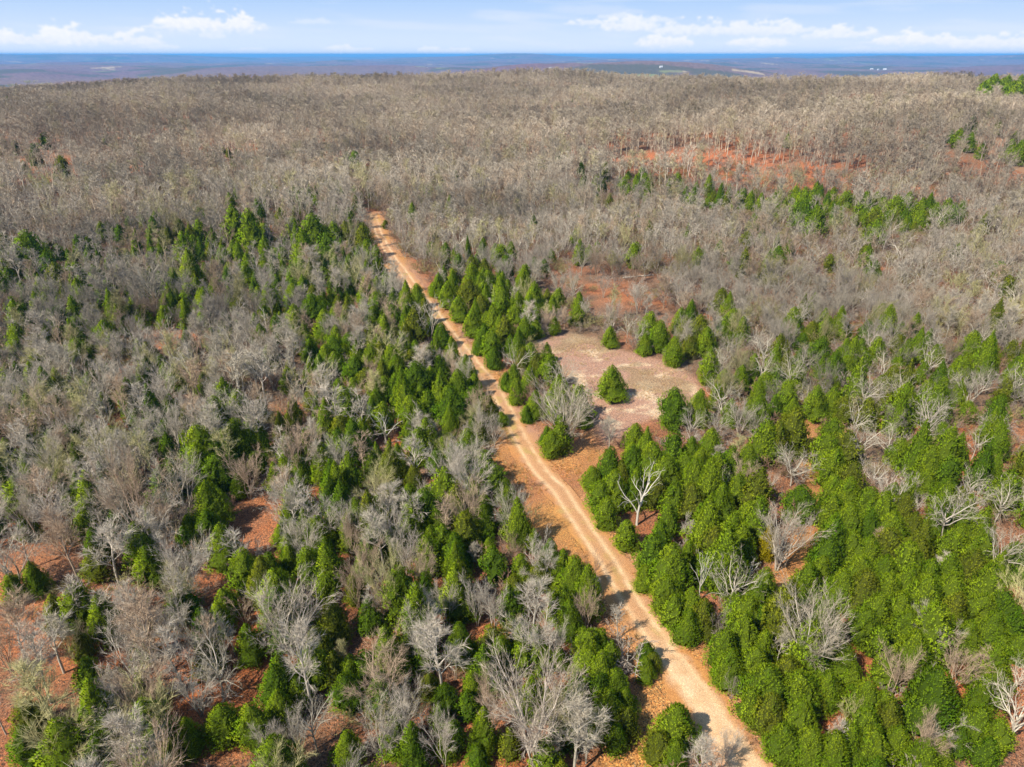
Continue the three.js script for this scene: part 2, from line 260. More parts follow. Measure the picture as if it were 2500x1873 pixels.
// ---------------------------------------------------------------- tree kit
class Kit {
  constructor() { this.p = []; this.n = []; this.c = []; }
  tri(a, b, c, na, nb, nc, col) { this.p.push(a.x, a.y, a.z, b.x, b.y, b.z, c.x, c.y, c.z); this.n.push(na.x, na.y, na.z, nb.x, nb.y, nb.z, nc.x, nc.y, nc.z); for (let k = 0; k < 3; k++) this.c.push(col[0], col[1], col[2]); }
  flat(a, b, c, col) { const n = b.clone().sub(a).cross(c.clone().sub(a)).normalize(); this.tri(a, b, c, n, n, n, col); }
  tube(pts, r0, r1, sides, col) {
    const ring = (i) => { const d = pts[Math.min(i + 1, pts.length - 1)].clone().sub(pts[Math.max(i - 1, 0)]).normalize(), s = Math.abs(d.y) > 0.95 ? new THREE.Vector3(1, 0, 0) : new THREE.Vector3(0, 1, 0), u = s.cross(d).normalize(), v = d.clone().cross(u), r = lerp(r0, r1, i / (pts.length - 1)), o = []; for (let k = 0; k < sides; k++) { const a = k / sides * 2 * Math.PI, n = u.clone().multiplyScalar(Math.cos(a)).addScaledVector(v, Math.sin(a)); o.push([pts[i].clone().addScaledVector(n, r), n]); } return o; };
    let A = ring(0);
    for (let i = 1; i < pts.length; i++) { const B = ring(i); for (let k = 0; k < sides; k++) { const l = (k + 1) % sides; this.tri(A[k][0], A[l][0], B[k][0], A[k][1], A[l][1], B[k][1], col); this.tri(A[l][0], B[l][0], B[k][0], A[l][1], B[l][1], B[k][1], col); } A = B; }
  }
  ribbon(pts, r0, r1, side, col) {
    for (let i = 0; i < pts.length - 1; i++) {
      const w0 = lerp(r0, r1, i / (pts.length - 1)), w1 = lerp(r0, r1, (i + 1) / (pts.length - 1)), a = pts[i], b = pts[i + 1];
      const a0 = a.clone().addScaledVector(side, -w0), a1 = a.clone().addScaledVector(side, w0), b0 = b.clone().addScaledVector(side, -w1), b1 = b.clone().addScaledVector(side, w1);
      this.flat(a0, a1, b0, col); this.flat(a1, b1, b0, col);
    }
  }
  geo() { const g = new THREE.BufferGeometry(); g.setAttribute('position', new THREE.Float32BufferAttribute(this.p, 3)); g.setAttribute('normal', new THREE.Float32BufferAttribute(this.n, 3)); g.setAttribute('color', new THREE.Float32BufferAttribute(this.c, 3)); return g; }
}
const rv = (r) => { let x, y, z, q; do { x = r() * 2 - 1; y = r() * 2 - 1; z = r() * 2 - 1; q = x * x + y * y + z * z; } while (q > 1 || q < 0.01); q = Math.sqrt(q); return new THREE.Vector3(x / q, y / q, z / q); };

// a red cedar, 1 m tall and 1 m wide (scaled to its size): trunk, and a crown of many small sprays round a dark core
function cedarGeo(seed, peak, fullness, sprays, size, o = {}) {
  const fineness = o.fine ?? 1, r = rng(seed), trunk = new Kit(), crown = new Kit(), ph = r() * 50, skirt = o.skirt ?? 0.03, ragged = o.ragged ?? 1, leanX = (r() - 0.5) * 0.12, leanZ = (r() - 0.5) * 0.12;
  trunk.tube([new THREE.Vector3(0, -0.08, 0), new THREE.Vector3(0.004, 0.1, 0), new THREE.Vector3(leanX * 0.5, 0.6, leanZ * 0.5)], o.bole ?? 0.035, 0.01, 6, [0.16, 0.10, 0.07]);
  const prof = (t) => 0.5 * (t < fullness ? lerp(0.70, 1, Math.sqrt(t / fullness)) : Math.pow(1 - (t - fullness) / (1 - fullness), peak));
  const lump = (th, t) => { const x = Math.cos(th) * 2.2, z = Math.sin(th) * 2.2; return 0.88 + ragged * (0.26 * noise(x * 0.9 + ph, z * 0.9 + t * 4.2) + 0.20 * noise(x * 2.1 + ph, t * 8 - z * 2.1 + 4) + 0.12 * noise(x * 4.3 + ph, t * 17 - z * 4.3 + 8)); };
  const S = 14, T = 9, pt = (i, j) => { const t = j / T, th = (i % S) / S * 2 * Math.PI; return new THREE.Vector3(Math.cos(th), 0, Math.sin(th)).multiplyScalar(0.74 * prof(t) * lump(th, t)).add(new THREE.Vector3(leanX * t, skirt + t * (0.92 - skirt), leanZ * t)); };
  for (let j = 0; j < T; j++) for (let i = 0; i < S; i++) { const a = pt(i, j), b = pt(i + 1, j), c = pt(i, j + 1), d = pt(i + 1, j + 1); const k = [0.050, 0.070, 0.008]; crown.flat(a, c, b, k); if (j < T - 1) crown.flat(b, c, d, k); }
  for (let s = 0; s < sprays; s++) {
    let t; do t = r(); while (r() > 2 * prof(t) + 0.10);
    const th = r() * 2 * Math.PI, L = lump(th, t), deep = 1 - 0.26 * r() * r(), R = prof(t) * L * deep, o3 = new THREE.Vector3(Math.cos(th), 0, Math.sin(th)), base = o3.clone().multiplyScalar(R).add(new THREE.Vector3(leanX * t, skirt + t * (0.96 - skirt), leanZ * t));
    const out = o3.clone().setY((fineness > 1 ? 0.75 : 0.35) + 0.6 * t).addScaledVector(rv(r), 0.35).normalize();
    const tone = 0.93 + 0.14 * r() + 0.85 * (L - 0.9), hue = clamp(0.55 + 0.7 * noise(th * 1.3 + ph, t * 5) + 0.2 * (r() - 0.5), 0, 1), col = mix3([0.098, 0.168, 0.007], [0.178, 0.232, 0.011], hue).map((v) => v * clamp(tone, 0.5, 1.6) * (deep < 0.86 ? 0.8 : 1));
    for (let q = 0; q < 3; q++) {
      const d = out.clone().addScaledVector(rv(r), 0.5).normalize(), len = size * (0.7 + 1.0 * r() * r() + 0.3 * r()), w = size * (fineness > 1 ? 0.12 + 0.14 * r() : 0.17 + 0.17 * r()), side = d.clone().cross(rv(r)).normalize(), b0 = base.clone().addScaledVector(rv(r), size * 0.35).addScaledVector(d, -0.4 * len);
      const A = b0.clone().addScaledVector(side, -w), B = b0.clone().addScaledVector(side, w), C = b0.clone().addScaledVector(d, len * 1.1);
      let fn = B.clone().sub(A).cross(C.clone().sub(A)).normalize(); const flip = fn.dot(out) < 0; if (flip) fn.negate();
      const n = o3.clone().setY(0.55).multiplyScalar(0.8).addScaledVector(fn, 0.42).normalize();
      if (flip) crown.tri(A, C, B, n, n, n, col); else crown.tri(A, B, C, n, n, n, col);
    }
  }
  return { trunk: trunk.geo(), crown: crown.geo() };
}

// a leafless tree, 10 m tall: trunk, main limbs, and a crown of branches and twigs
const BARE = {
  fan: { trunk: 3.2, stems: 3, r: 0.14, limbs: 8, la: 0.5, ll: 6.2, sub: 7, sa: 0.55, sl: 0.42, fine: 7, fa: 0.6, fl: 0.45, twigs: 8, tl: 0.75, trop: 0.10, wig: 0.10, bark: [0.48, 0.43, 0.35], tip: [0.40, 0.355, 0.285] },
  grand: { trunk: 2.8, stems: 4, r: 0.16, limbs: 13, la: 0.54, ll: 6.6, sub: 8, sa: 0.5, sl: 0.42, fine: 7, fa: 0.55, fl: 0.42, twigs: 6, tl: 0.6, trop: 0.09, wig: 0.11, bark: [0.50, 0.45, 0.37], tip: [0.36, 0.31, 0.24], start: 0.3 },
  slim: { trunk: 8.2, stems: 1, r: 0.13, limbs: 11, la: 0.7, ll: 2.9, sub: 5, sa: 0.6, sl: 0.5, fine: 5, fa: 0.65, fl: 0.5, twigs: 8, tl: 0.6, trop: 0.16, wig: 0.10, bark: [0.50, 0.45, 0.37], tip: [0.41, 0.365, 0.29], start: 0.42 },
  oak: { trunk: 3.6, stems: 1, r: 0.20, limbs: 9, la: 0.95, ll: 5.6, sub: 7, sa: 0.8, sl: 0.5, fine: 5, fa: 0.8, fl: 0.42, twigs: 5, tl: 0.42, trop: 0.05, wig: 0.24, bark: [0.44, 0.395, 0.325], tip: [0.39, 0.345, 0.27], start: 0.55 },
  dead: { trunk: 6.2, stems: 1, r: 0.19, limbs: 8, la: 0.8, ll: 4.4, sub: 4, sa: 0.75, sl: 0.42, fine: 2, fa: 0.7, fl: 0.4, twigs: 0, tl: 0, trop: 0.06, wig: 0.28, bark: [0.55, 0.51, 0.44], tip: [0.48, 0.44, 0.37], start: 0.3 },
  pole: { trunk: 10, stems: 1, r: 0.10, limbs: 22, la: 1.35, ll: 1.2, sub: 2, sa: 0.7, sl: 0.5, fine: 0, fa: 0, fl: 0, twigs: 0, tl: 0, trop: 0.0, wig: 0.10, bark: [0.50, 0.45, 0.39], tip: [0.42, 0.37, 0.32], start: 0.2 },
  bush: { trunk: 1.0, stems: 5, r: 0.10, limbs: 9, la: 0.75, ll: 8.0, sub: 8, sa: 0.55, sl: 0.4, fine: 6, fa: 0.6, fl: 0.45, twigs: 5, tl: 0.7, trop: 0.08, wig: 0.16, bark: [0.34, 0.29, 0.25], tip: [0.29, 0.245, 0.21], start: 0.2 },
};
function bareGeo(seed, kind, detail = 1) {
  const k = detail === 1 ? BARE[kind] : { ...BARE[kind], bark: BARE[kind].bark.map((v) => v * 1.12), tip: BARE[kind].tip.map((v) => v * 0.9) }, r = rng(seed), trunk = new Kit(), limbs = [], crown = new Kit(), thick = detail === 1 ? 1 : detail > 0.3 ? 1.9 : 5.5;
  const path = (p, d, len, segs, trop, wig) => { const o = [p.clone()]; d = d.clone(); for (let i = 0; i < segs; i++) { p = p.clone().addScaledVector(d, len / segs); o.push(p); d.addScaledVector(rv(r), wig * 1.6).add(new THREE.Vector3(0, trop, 0)).normalize(); } return o; };
  const at = (pts, t) => { const f = t * (pts.length - 1), i = Math.min(pts.length - 2, Math.floor(f)); return [pts[i].clone().lerp(pts[i + 1], f - i), pts[i + 1].clone().sub(pts[i]).normalize()]; };
  const lean = (d, a) => { const s = d.clone().cross(rv(r)).normalize(); return d.clone().multiplyScalar(Math.cos(a)).addScaledVector(s, Math.sin(a)).normalize(); };
  const shade = (c) => { const v = 0.82 + 0.36 * r(); return c.map((x) => x * v); };
  const stems = [];
  for (let s = 0; s < k.stems; s++) {
    const a = s / k.stems * 6.28 + r(), sp = k.stems > 1 ? 0.16 : 0.03, d = new THREE.Vector3(Math.cos(a) * sp, 1, Math.sin(a) * sp).normalize();
    const pts = path(new THREE.Vector3(k.stems > 1 ? 0.12 * Math.cos(a) : 0, -0.4, k.stems > 1 ? 0.12 * Math.sin(a) : 0), d, k.trunk * (0.9 + 0.2 * r()) + 0.4, 6, 0.03, k.wig * 0.35);
    trunk.tube(pts, k.r * (k.stems > 1 ? 0.8 : 1), k.r * (k.trunk > 5 ? 0.25 : 0.6), 6, k.bark.map((x) => x * 0.8)); stems.push(pts);
  }
  const st = k.start ?? 0.35, nL = Math.round(k.limbs * (detail === 1 ? 1 : 0.8));
  for (let i = 0; i < nL; i++) {
    const t = clamp(st + (1 - st) * (i + 0.6 * r()) / nL, 0, 1), [p, d0] = at(stems[i % stems.length], t), az = i * 2.4 + r() * 0.9, ang = k.la * (0.7 + 0.6 * r()) * (k.trunk > 5 ? 1.1 - 0.45 * t : 1);
    const d = new THREE.Vector3(Math.cos(az) * Math.sin(ang), Math.cos(ang), Math.sin(az) * Math.sin(ang)).addScaledVector(d0, 0.2).normalize();
    const len = k.ll * (0.75 + 0.5 * r()) * (k.trunk > 5 ? 1.15 - 0.6 * t : 1), r0 = k.r * (k.trunk > 5 ? 0.5 : 0.55) * (1.1 - 0.5 * t * (k.trunk > 5 ? 1 : 0)), L = path(p, d, len, 5, k.trop, k.wig), lk = new Kit();
    lk.tube(L, r0, r0 * 0.22, detail === 1 ? 5 : 3, shade(k.bark)); limbs.push(lk);
    const nS = Math.max(2, Math.round(k.sub * (detail === 1 ? 1 : 0.8)));
    for (let j = 0; j < nS; j++) {
      const t2 = 0.22 + 0.78 * (j + r()) / nS, [p2, d2] = at(L, Math.min(1, t2)), l2 = len * k.sl * (1.1 - 0.45 * t2) * (0.7 + 0.6 * r()), S2 = path(p2, lean(d2, k.sa * (0.6 + 0.7 * r())), l2, 2, k.trop * 1.3, k.wig), r2 = Math.max(0.018, r0 * (1 - 0.75 * t2) * 0.62) * thick ** 0.5;
      if (detail === 1) crown.tube(S2, r2, 0.012, 3, shade(mix3(k.bark, k.tip, 0.35))); else crown.ribbon(S2, r2, 0.015, rv(r), shade(mix3(k.bark, k.tip, 0.35)));
      const nF = Math.round(k.fine * (detail === 1 ? 1 : 0.6));
      for (let f = 0; f < nF; f++) {
        const t3 = 0.15 + 0.85 * (f + r()) / nF, [p3, d3] = at(S2, Math.min(1, t3)), l3 = l2 * k.fl * (1.15 - 0.4 * t3) * (0.7 + 0.7 * r()) + 0.15, F = path(p3, lean(d3, k.fa * (0.5 + 0.8 * r())), l3, 2, k.trop * 1.3, k.wig), col = shade(k.tip);
        crown.ribbon(F, 0.016 * thick, 0.006 * thick, rv(r), col);
        const nT = Math.round(k.twigs * (detail === 1 ? 1 : 0.7));
        for (let q = 0; q < nT; q++) { const [p4, d4] = at(F, r()), d5 = lean(d4, 0.3 + 0.5 * r()), l4 = k.tl * (0.5 + 0.9 * r()), s = d5.clone().cross(rv(r)).normalize().multiplyScalar(0.013 * thick); crown.flat(p4.clone().sub(s), p4.clone().add(s), p4.clone().addScaledVector(d5, l4).add(new THREE.Vector3(0, 0.08 * l4, 0)), col); }
      }
    }
  }
  // to 10 m height, and its crown's width
  const all = [trunk, ...limbs, crown]; let top = 0, rad = []; for (const q of all) for (let i = 0; i < q.p.length; i += 9) { top = Math.max(top, q.p[i + 1]); rad.push(Math.hypot(q.p[i], q.p[i + 2])); }
  const s = 10 / top; for (const q of all) q.p = q.p.map((v) => v * s); rad.sort((a, b) => a - b);
  return { trunk: trunk.geo(), limbs: limbs.map((q) => q.geo()), crown: crown.geo(), width: 2 * s * rad[Math.floor(rad.length * 0.97)] };
}

// ---------------------------------------------------------------- which tree stands where
// Read off the photograph: places in its tiles, brought to the ground. Cedars: x, y of the crown's middle and its width.
const cedars = [], bares = [];
function addCedar(px, py, w, o = {}) {
  let lift = 2.5, W = 4, h = 5, p;
  for (let k = 0; k < 3; k++) { p = groundAt(px, py, lift); const q = toPixel(p.x, p.y + lift, p.z); W = w * q[2] / FPX; h = W * (o.tall ?? 1.35); lift = 0.46 * h; }
  if (!o.label) { const m = Math.min(clearing.d(p.x, p.z), verge.d(p.x, p.z), verge2.d(p.x, p.z), track.d(p.x, p.z) - 2.2); const V = clamp(2.5 * m, 0.85 * W, W); h *= V / W; W = V; if (spur.d(p.x, p.z) < 3.4 || clearing.d(p.x, p.z) < -1.5 || verge.d(p.x, p.z) < -1.2) return; }
  if (track.d(p.x, p.z) < 1.6 || Math.hypot(p.x, p.z) > 700) return;
  cedars.push({ x: p.x, y: p.y, z: p.z, W, h, ...o });
}
const rC = rng(11);
function C(x0, y0, s, list, grow = 1) { for (let i = 0; i < list.length; i += 3) addCedar(x0 + list[i] / s, y0 + list[i + 1] / s, list[i + 2] / s * grow * (1.08 + 0.22 * rC()), { tall: 1.2 + 0.35 * rC() }); }
C(0, 400, 2.63, [200, 560, 170, 380, 590, 90, 30, 520, 90, 30, 690, 110, 300, 650, 110, 60, 740, 90, 150, 820, 90, 510, 740, 110, 630, 740, 130, 700, 840, 140, 570, 530, 90, 1000, 380, 90, 1000, 430, 110, 1480, 250, 70, 1660, 310, 110, 1520, 390, 190, 1620, 440, 160, 1290, 450, 130, 1050, 520, 90, 780, 460, 90, 1200, 570, 170, 1240, 700, 170, 1440, 600, 120, 1590, 650, 110, 1590, 720, 110, 1880, 440, 130, 2010, 430, 150, 2150, 450, 110, 1970, 580, 190, 2100, 560, 140, 1900, 350, 100, 1800, 350, 90, 1730, 880, 150, 690, 1100, 130, 720, 1170, 110, 540, 990, 90, 320, 1100, 90, 120, 990, 160, 960, 1230, 110, 1040, 1290, 90, 1330, 980, 130, 1300, 880, 110, 1780, 1060, 140, 1900, 1000, 130, 2000, 950, 160, 2080, 1050, 180, 2160, 1130, 120, 1990, 1180, 110, 2090, 1250, 120, 1990, 1330, 110, 1740, 1240, 110, 1450, 1500, 170, 1530, 1560, 150, 1310, 1430, 110, 1380, 1160, 100, 830, 380, 60, 700, 420, 70, 870, 600, 80, 1120, 740, 90, 2130, 880, 80, 40, 630, 100, 180, 1000, 120, 960, 1490, 90, 860, 1400, 80]);
C(830, 400, 2.63, [40, 440, 110, 150, 500, 130, 170, 560, 110, 60, 540, 80, 100, 260, 70, 290, 385, 50, 490, 840, 130, 540, 930, 140, 440, 960, 130, 480, 1040, 150, 330, 880, 70, 160, 930, 80, 60, 900, 90, 230, 1090, 110, 120, 1150, 110, 600, 1040, 110, 650, 1100, 130, 720, 1190, 110, 100, 1320, 130, 360, 1330, 150, 480, 1400, 170, 640, 1330, 160, 720, 1290, 130, 800, 1340, 150, 860, 1430, 140, 650, 1460, 170, 420, 1520, 180, 560, 1560, 170, 720, 1560, 170, 850, 1530, 150, 960, 1580, 150, 1040, 1630, 90, 280, 1440, 120, 90, 1450, 100, 220, 1550, 120]);
C(830, 400, 2.63, [830, 590, 70, 760, 650, 90, 850, 660, 110, 930, 680, 100, 740, 740, 100, 640, 770, 110, 840, 750, 130, 950, 760, 110, 700, 830, 140, 820, 840, 130, 930, 840, 110, 1040, 830, 120, 600, 800, 80, 770, 920, 150, 900, 920, 130, 1040, 900, 130, 1140, 900, 110, 1230, 870, 110, 730, 990, 130, 860, 1020, 150, 990, 1000, 140, 1120, 990, 130, 1220, 1000, 110, 800, 1090, 130, 930, 1100, 140, 1060, 1090, 140, 1180, 1070, 120, 1260, 1060, 90, 980, 1160, 130, 890, 1160, 110, 1100, 1170, 110, 920, 520, 60, 1370, 1030, 110, 1360, 920, 90, 1550, 1050, 140, 1540, 890, 90, 1400, 870, 80, 1330, 870, 90, 1410, 1170, 70, 1470, 1150, 130, 1780, 1140, 180, 1800, 1190, 160, 1740, 1100, 110, 1960, 1150, 110, 1990, 1060, 120, 2060, 1110, 150, 2050, 1230, 150, 2130, 1260, 120, 2190, 1340, 120, 2150, 1190, 150, 2190, 1020, 120, 990, 1240, 120, 1230, 1240, 140, 1170, 1260, 110, 1330, 1200, 110, 1260, 1290, 110, 1010, 1330, 110, 1120, 1360, 130, 1210, 1390, 120, 1350, 1340, 160, 1130, 1450, 130, 1070, 1390, 110, 1400, 1500, 200, 1530, 1530, 170, 1250, 1540, 150, 1200, 1600, 110, 2150, 1570, 180, 1560, 1620, 120, 1940, 70, 70, 1850, 90, 70, 1700, 60, 80, 1550, 40, 60, 1730, 240, 70, 2160, 100, 70]);
C(1660, 400, 2.63, [90, 210, 60, 370, 230, 50, 450, 240, 60, 880, 170, 60, 980, 200, 60, 740, 230, 90, 800, 250, 110, 850, 290, 110, 1060, 240, 70, 1110, 250, 60, 1180, 270, 90, 1230, 270, 70, 1310, 280, 80, 1380, 290, 90, 1460, 260, 80, 1540, 310, 90, 1640, 310, 70, 1720, 290, 80, 1800, 310, 70, 790, 330, 110, 860, 380, 110, 1240, 400, 100, 1260, 450, 90, 1250, 360, 80, 1540, 370, 80, 700, 550, 60, 960, 640, 60, 1240, 680, 70, 2110, 810, 90], 1.3);
C(1660, 400, 2.63, [60, 970, 130, 40, 1070, 120, 130, 1080, 140, 180, 1150, 150, 60, 1170, 110, 290, 1060, 120, 390, 1080, 110, 320, 1140, 80, 930, 1010, 110, 950, 1070, 130, 840, 1080, 120, 1060, 1080, 110, 1200, 1080, 110, 1390, 1180, 120, 60, 1330, 180, 190, 1300, 150, 460, 1320, 150, 390, 1390, 130, 550, 1420, 130, 620, 1380, 110, 1000, 1310, 150, 1060, 1310, 120, 1180, 1270, 120, 1400, 1300, 100, 1380, 1380, 100, 690, 1500, 140, 600, 1560, 110, 880, 1540, 160, 970, 1530, 130, 1060, 1590, 130, 1290, 1420, 90, 1340, 1560, 110, 1660, 1300, 100, 1780, 1310, 110, 1500, 1590, 110, 1210, 1610, 100, 130, 1570, 150, 20, 1600, 100, 240, 1500, 110, 330, 1600, 110, 440, 1590, 120, 720, 1590, 130, 1600, 1130, 80, 1850, 1590, 110, 2160, 1400, 90]);
C(0, 1030, 1.965, [40, 150, 100, 340, 370, 90, 440, 470, 140, 130, 500, 100, 460, 670, 140, 730, 690, 200, 270, 920, 140, 450, 1000, 90, 810, 140, 120, 820, 200, 90, 980, 140, 180, 960, 210, 160, 1040, 250, 150, 1000, 400, 190, 1010, 500, 130, 980, 330, 120, 900, 510, 110, 1130, 90, 130, 1140, 310, 90, 610, 410, 70, 660, 270, 90, 900, 580, 120, 1080, 600, 150, 1180, 720, 150, 1290, 700, 120, 1330, 270, 130, 1390, 600, 110, 1350, 540, 100, 1620, 120, 130, 1600, 260, 120, 1600, 500, 130, 1560, 640, 130, 1080, 870, 130, 1060, 950, 110, 980, 970, 130, 1560, 800, 130, 1600, 960, 150, 1540, 1040, 110, 1510, 1080, 160, 1300, 1120, 150, 1490, 1170, 160, 1600, 1180, 140, 1320, 1270, 180, 1420, 1300, 140, 1340, 1370, 170, 1060, 1440, 230, 900, 1510, 150, 980, 1540, 180, 830, 1580, 130, 430, 1210, 140, 450, 1350, 130, 480, 1290, 120, 130, 1420, 150, 140, 1560, 160, 60, 800, 100, 400, 1070, 110, 480, 1600, 150]);
C(830, 1030, 1.965, [60, 100, 150, 30, 170, 120, 130, 120, 110, 380, 120, 130, 340, 60, 100, 250, 50, 90, 500, 130, 90, 620, 110, 100, 700, 230, 120, 740, 290, 140, 800, 330, 110, 690, 170, 90, 800, 460, 110, 330, 380, 120, 420, 430, 150, 470, 490, 130, 350, 460, 110, 600, 530, 140, 690, 520, 120, 500, 570, 140, 440, 570, 110, 560, 620, 150, 720, 620, 110, 740, 690, 120, 870, 700, 110, 930, 570, 80, 1010, 610, 100, 1060, 690, 130, 1120, 740, 140, 1040, 750, 110, 180, 560, 130, 150, 620, 120, 100, 700, 110, 70, 800, 110, 840, 800, 120, 850, 860, 110, 1080, 880, 150, 1100, 950, 140, 1030, 900, 110, 1190, 770, 90, 580, 1050, 160, 620, 1110, 110, 220, 1080, 160, 240, 1160, 170, 130, 1170, 130, 300, 1110, 110, 740, 1060, 130, 770, 1120, 140, 860, 1030, 110, 870, 1130, 120, 950, 1050, 110, 960, 1130, 130, 1050, 1130, 90, 1180, 1080, 140, 1240, 1060, 110, 1200, 1170, 140, 1260, 1200, 150, 1300, 1130, 110, 1320, 1260, 150, 1370, 1330, 130, 1300, 1370, 150, 1240, 1280, 120, 1370, 1430, 140, 1320, 1500, 150, 1250, 1450, 120, 1470, 1090, 110, 1470, 1180, 120, 1500, 1140, 100, 440, 1270, 120, 500, 1330, 110, 480, 1420, 110, 540, 1500, 130, 510, 1560, 110, 820, 1540, 120, 640, 1280, 130, 620, 1350, 120, 660, 1610, 110, 40, 1290, 140, 30, 1570, 140]);
C(830, 1030, 1.965, [1010, 100, 120, 1130, 40, 110, 1050, 60, 120, 990, 60, 100, 1100, 100, 110, 1060, 170, 120, 1020, 190, 90, 1190, 190, 110, 1210, 260, 120, 1150, 330, 110, 1250, 150, 130, 1300, 100, 120, 1330, 60, 100, 1420, 80, 110, 1300, 220, 140, 1400, 170, 120, 1250, 350, 130, 1280, 430, 130, 1370, 530, 150, 1330, 600, 120, 1320, 330, 130, 1500, 200, 130, 1560, 260, 140, 1600, 140, 130, 1520, 330, 120, 1600, 370, 140, 1480, 470, 130, 1570, 470, 140, 1500, 620, 200, 1580, 700, 180, 1460, 740, 130, 1560, 820, 170, 1610, 900, 160, 1540, 560, 130, 1610, 1480, 180, 1520, 1550, 160, 1600, 1600, 130]);
C(1660, 1030, 1.965, [50, 140, 120, 140, 110, 110, 250, 200, 120, 170, 230, 130, 60, 260, 130, 540, 60, 150, 470, 100, 130, 720, 60, 130, 800, 130, 130, 700, 140, 120, 740, 220, 140, 820, 270, 120, 190, 380, 130, 270, 320, 120, 320, 450, 130, 60, 380, 130, 130, 460, 140, 740, 350, 130, 810, 370, 140, 720, 430, 130, 900, 410, 140, 980, 440, 150, 1060, 430, 140, 800, 490, 140, 890, 510, 130, 1000, 520, 150, 1100, 520, 120, 240, 560, 190, 230, 660, 230, 290, 600, 170, 170, 600, 150, 140, 700, 150, 60, 760, 170, 130, 830, 150, 60, 880, 160, 40, 970, 150, 120, 940, 130, 30, 650, 130, 740, 580, 170, 710, 650, 150, 800, 620, 150, 890, 640, 150, 1000, 620, 170, 1080, 680, 170, 960, 730, 160, 860, 730, 140, 1150, 650, 140, 620, 760, 150, 680, 720, 110, 570, 820, 110, 770, 800, 140, 870, 820, 170, 980, 830, 150, 1080, 800, 170, 1180, 770, 170, 1280, 740, 200, 1380, 720, 190, 1470, 800, 180, 1300, 830, 180, 1180, 870, 180, 1060, 920, 160, 950, 930, 160, 880, 980, 130, 1080, 1010, 170, 1200, 980, 190, 1320, 930, 190, 1430, 920, 160, 1360, 1040, 160, 1480, 1000, 160, 1540, 900, 130, 1250, 1040, 150, 1100, 1110, 160, 960, 1060, 130, 1160, 1130, 120]);
C(1660, 1030, 1.965, [410, 790, 130, 360, 850, 150, 440, 900, 120, 320, 930, 150, 260, 900, 120, 390, 960, 130, 310, 1020, 160, 220, 1080, 170, 390, 1080, 160, 250, 1170, 190, 360, 1180, 180, 200, 1200, 130, 530, 1150, 110, 500, 1220, 170, 420, 1280, 190, 560, 1300, 200, 450, 1390, 210, 340, 1350, 150, 560, 1430, 190, 380, 1480, 180, 500, 1530, 190, 610, 1560, 170, 420, 1600, 160, 620, 1340, 160, 700, 1290, 150, 740, 1200, 150, 790, 1150, 130, 720, 1110, 110, 660, 1250, 130, 830, 1220, 100, 880, 1330, 150, 960, 1370, 150, 1040, 1330, 130, 990, 1440, 170, 880, 1480, 180, 800, 1540, 180, 720, 1590, 160, 930, 1570, 170, 1030, 1530, 140, 1150, 1340, 110, 1260, 1340, 140, 1250, 1590, 150, 1420, 1470, 170, 1500, 1510, 160, 1340, 1530, 130, 1460, 1580, 150, 1390, 1080, 80, 1530, 1080, 120, 1600, 950, 130, 1620, 1090, 110, 1540, 700, 110, 1600, 650, 110, 1380, 540, 120, 1450, 620, 130, 1290, 620, 120, 1500, 450, 110, 1520, 60, 110, 1280, 260, 120, 1170, 290, 100, 1100, 330, 110, 1350, 380, 100, 1210, 560, 90]);
C(1250, 0, 1.77, [1930, 600, 60, 1980, 615, 60, 2030, 650, 50, 2150, 650, 60, 2190, 660, 70, 1475, 455, 22, 1630, 490, 34, 1990, 540, 50, 2100, 550, 40, 1900, 590, 40, 2170, 620, 60]);
C(0, 0, 1.77, [20, 640, 44, 70, 640, 48, 150, 670, 62, 200, 610, 50, 460, 600, 34, 530, 430, 50, 570, 435, 40, 680, 325, 34, 740, 322, 34, 270, 720, 60, 590, 640, 40, 1540, 700, 50, 1500, 690, 40, 40, 450, 40]);
// cedars that stand out
addCedar(1498, 936, 84, { shape: 0, tone: 0, tall: 1.15, label: 'lone blunt-topped green cedar standing by itself in the open clearing', near: 'the lone clearing cedar' });
addCedar(1876, 1322, 62, { shape: 2, tall: 1.9, tone: 3, label: 'yellow-green cedar standing in front of a grey bare tree', near: 'the yellow cedar' });
addCedar(1143, 605, 20, { shape: 2, tall: 3.2, tone: 1, label: 'tall thin spire of a cedar rising beside the far part of the track', near: 'the spire cedar' });
addCedar(1950, 1232, 98, { shape: 0, tall: 1.1, tone: 1, label: 'large round dark cedar bulging over the narrow footpath', near: 'the round footpath cedar' });
addCedar(1655, 1768, 130, { shape: 0, tall: 1.15, tone: 0, label: 'broad bright cedar in the fork of the track near the bottom edge', near: 'the fork cedar' });
addCedar(1758, 482, 34, { shape: 2, tall: 2.0, tone: 1, label: 'dark pointed cedar at the start of the row below the red slope', near: 'the pointed row cedar' });
addCedar(2266, 500, 36, { shape: 2, tall: 1.7, tone: 1, label: 'tallest pointed cedar in the row below the red slope', near: 'the tallest row cedar' });
addCedar(2004, 470, 22, { shape: 2, tall: 2.0, tone: 1, label: 'slender dark cedar sticking up in the middle of the row', near: 'the slender row cedar' });
addCedar(540, 1765, 118, { shape: 0, tall: 1.1, tone: 0, label: 'big rounded cedar below the red leaf gap near the bottom edge', near: 'the big rounded cedar' });
addCedar(371, 1380, 100, { shape: 0, tall: 1.2, tone: 0, label: 'broad light green cedar beside the tall dark trunk', near: 'the light green cedar' });

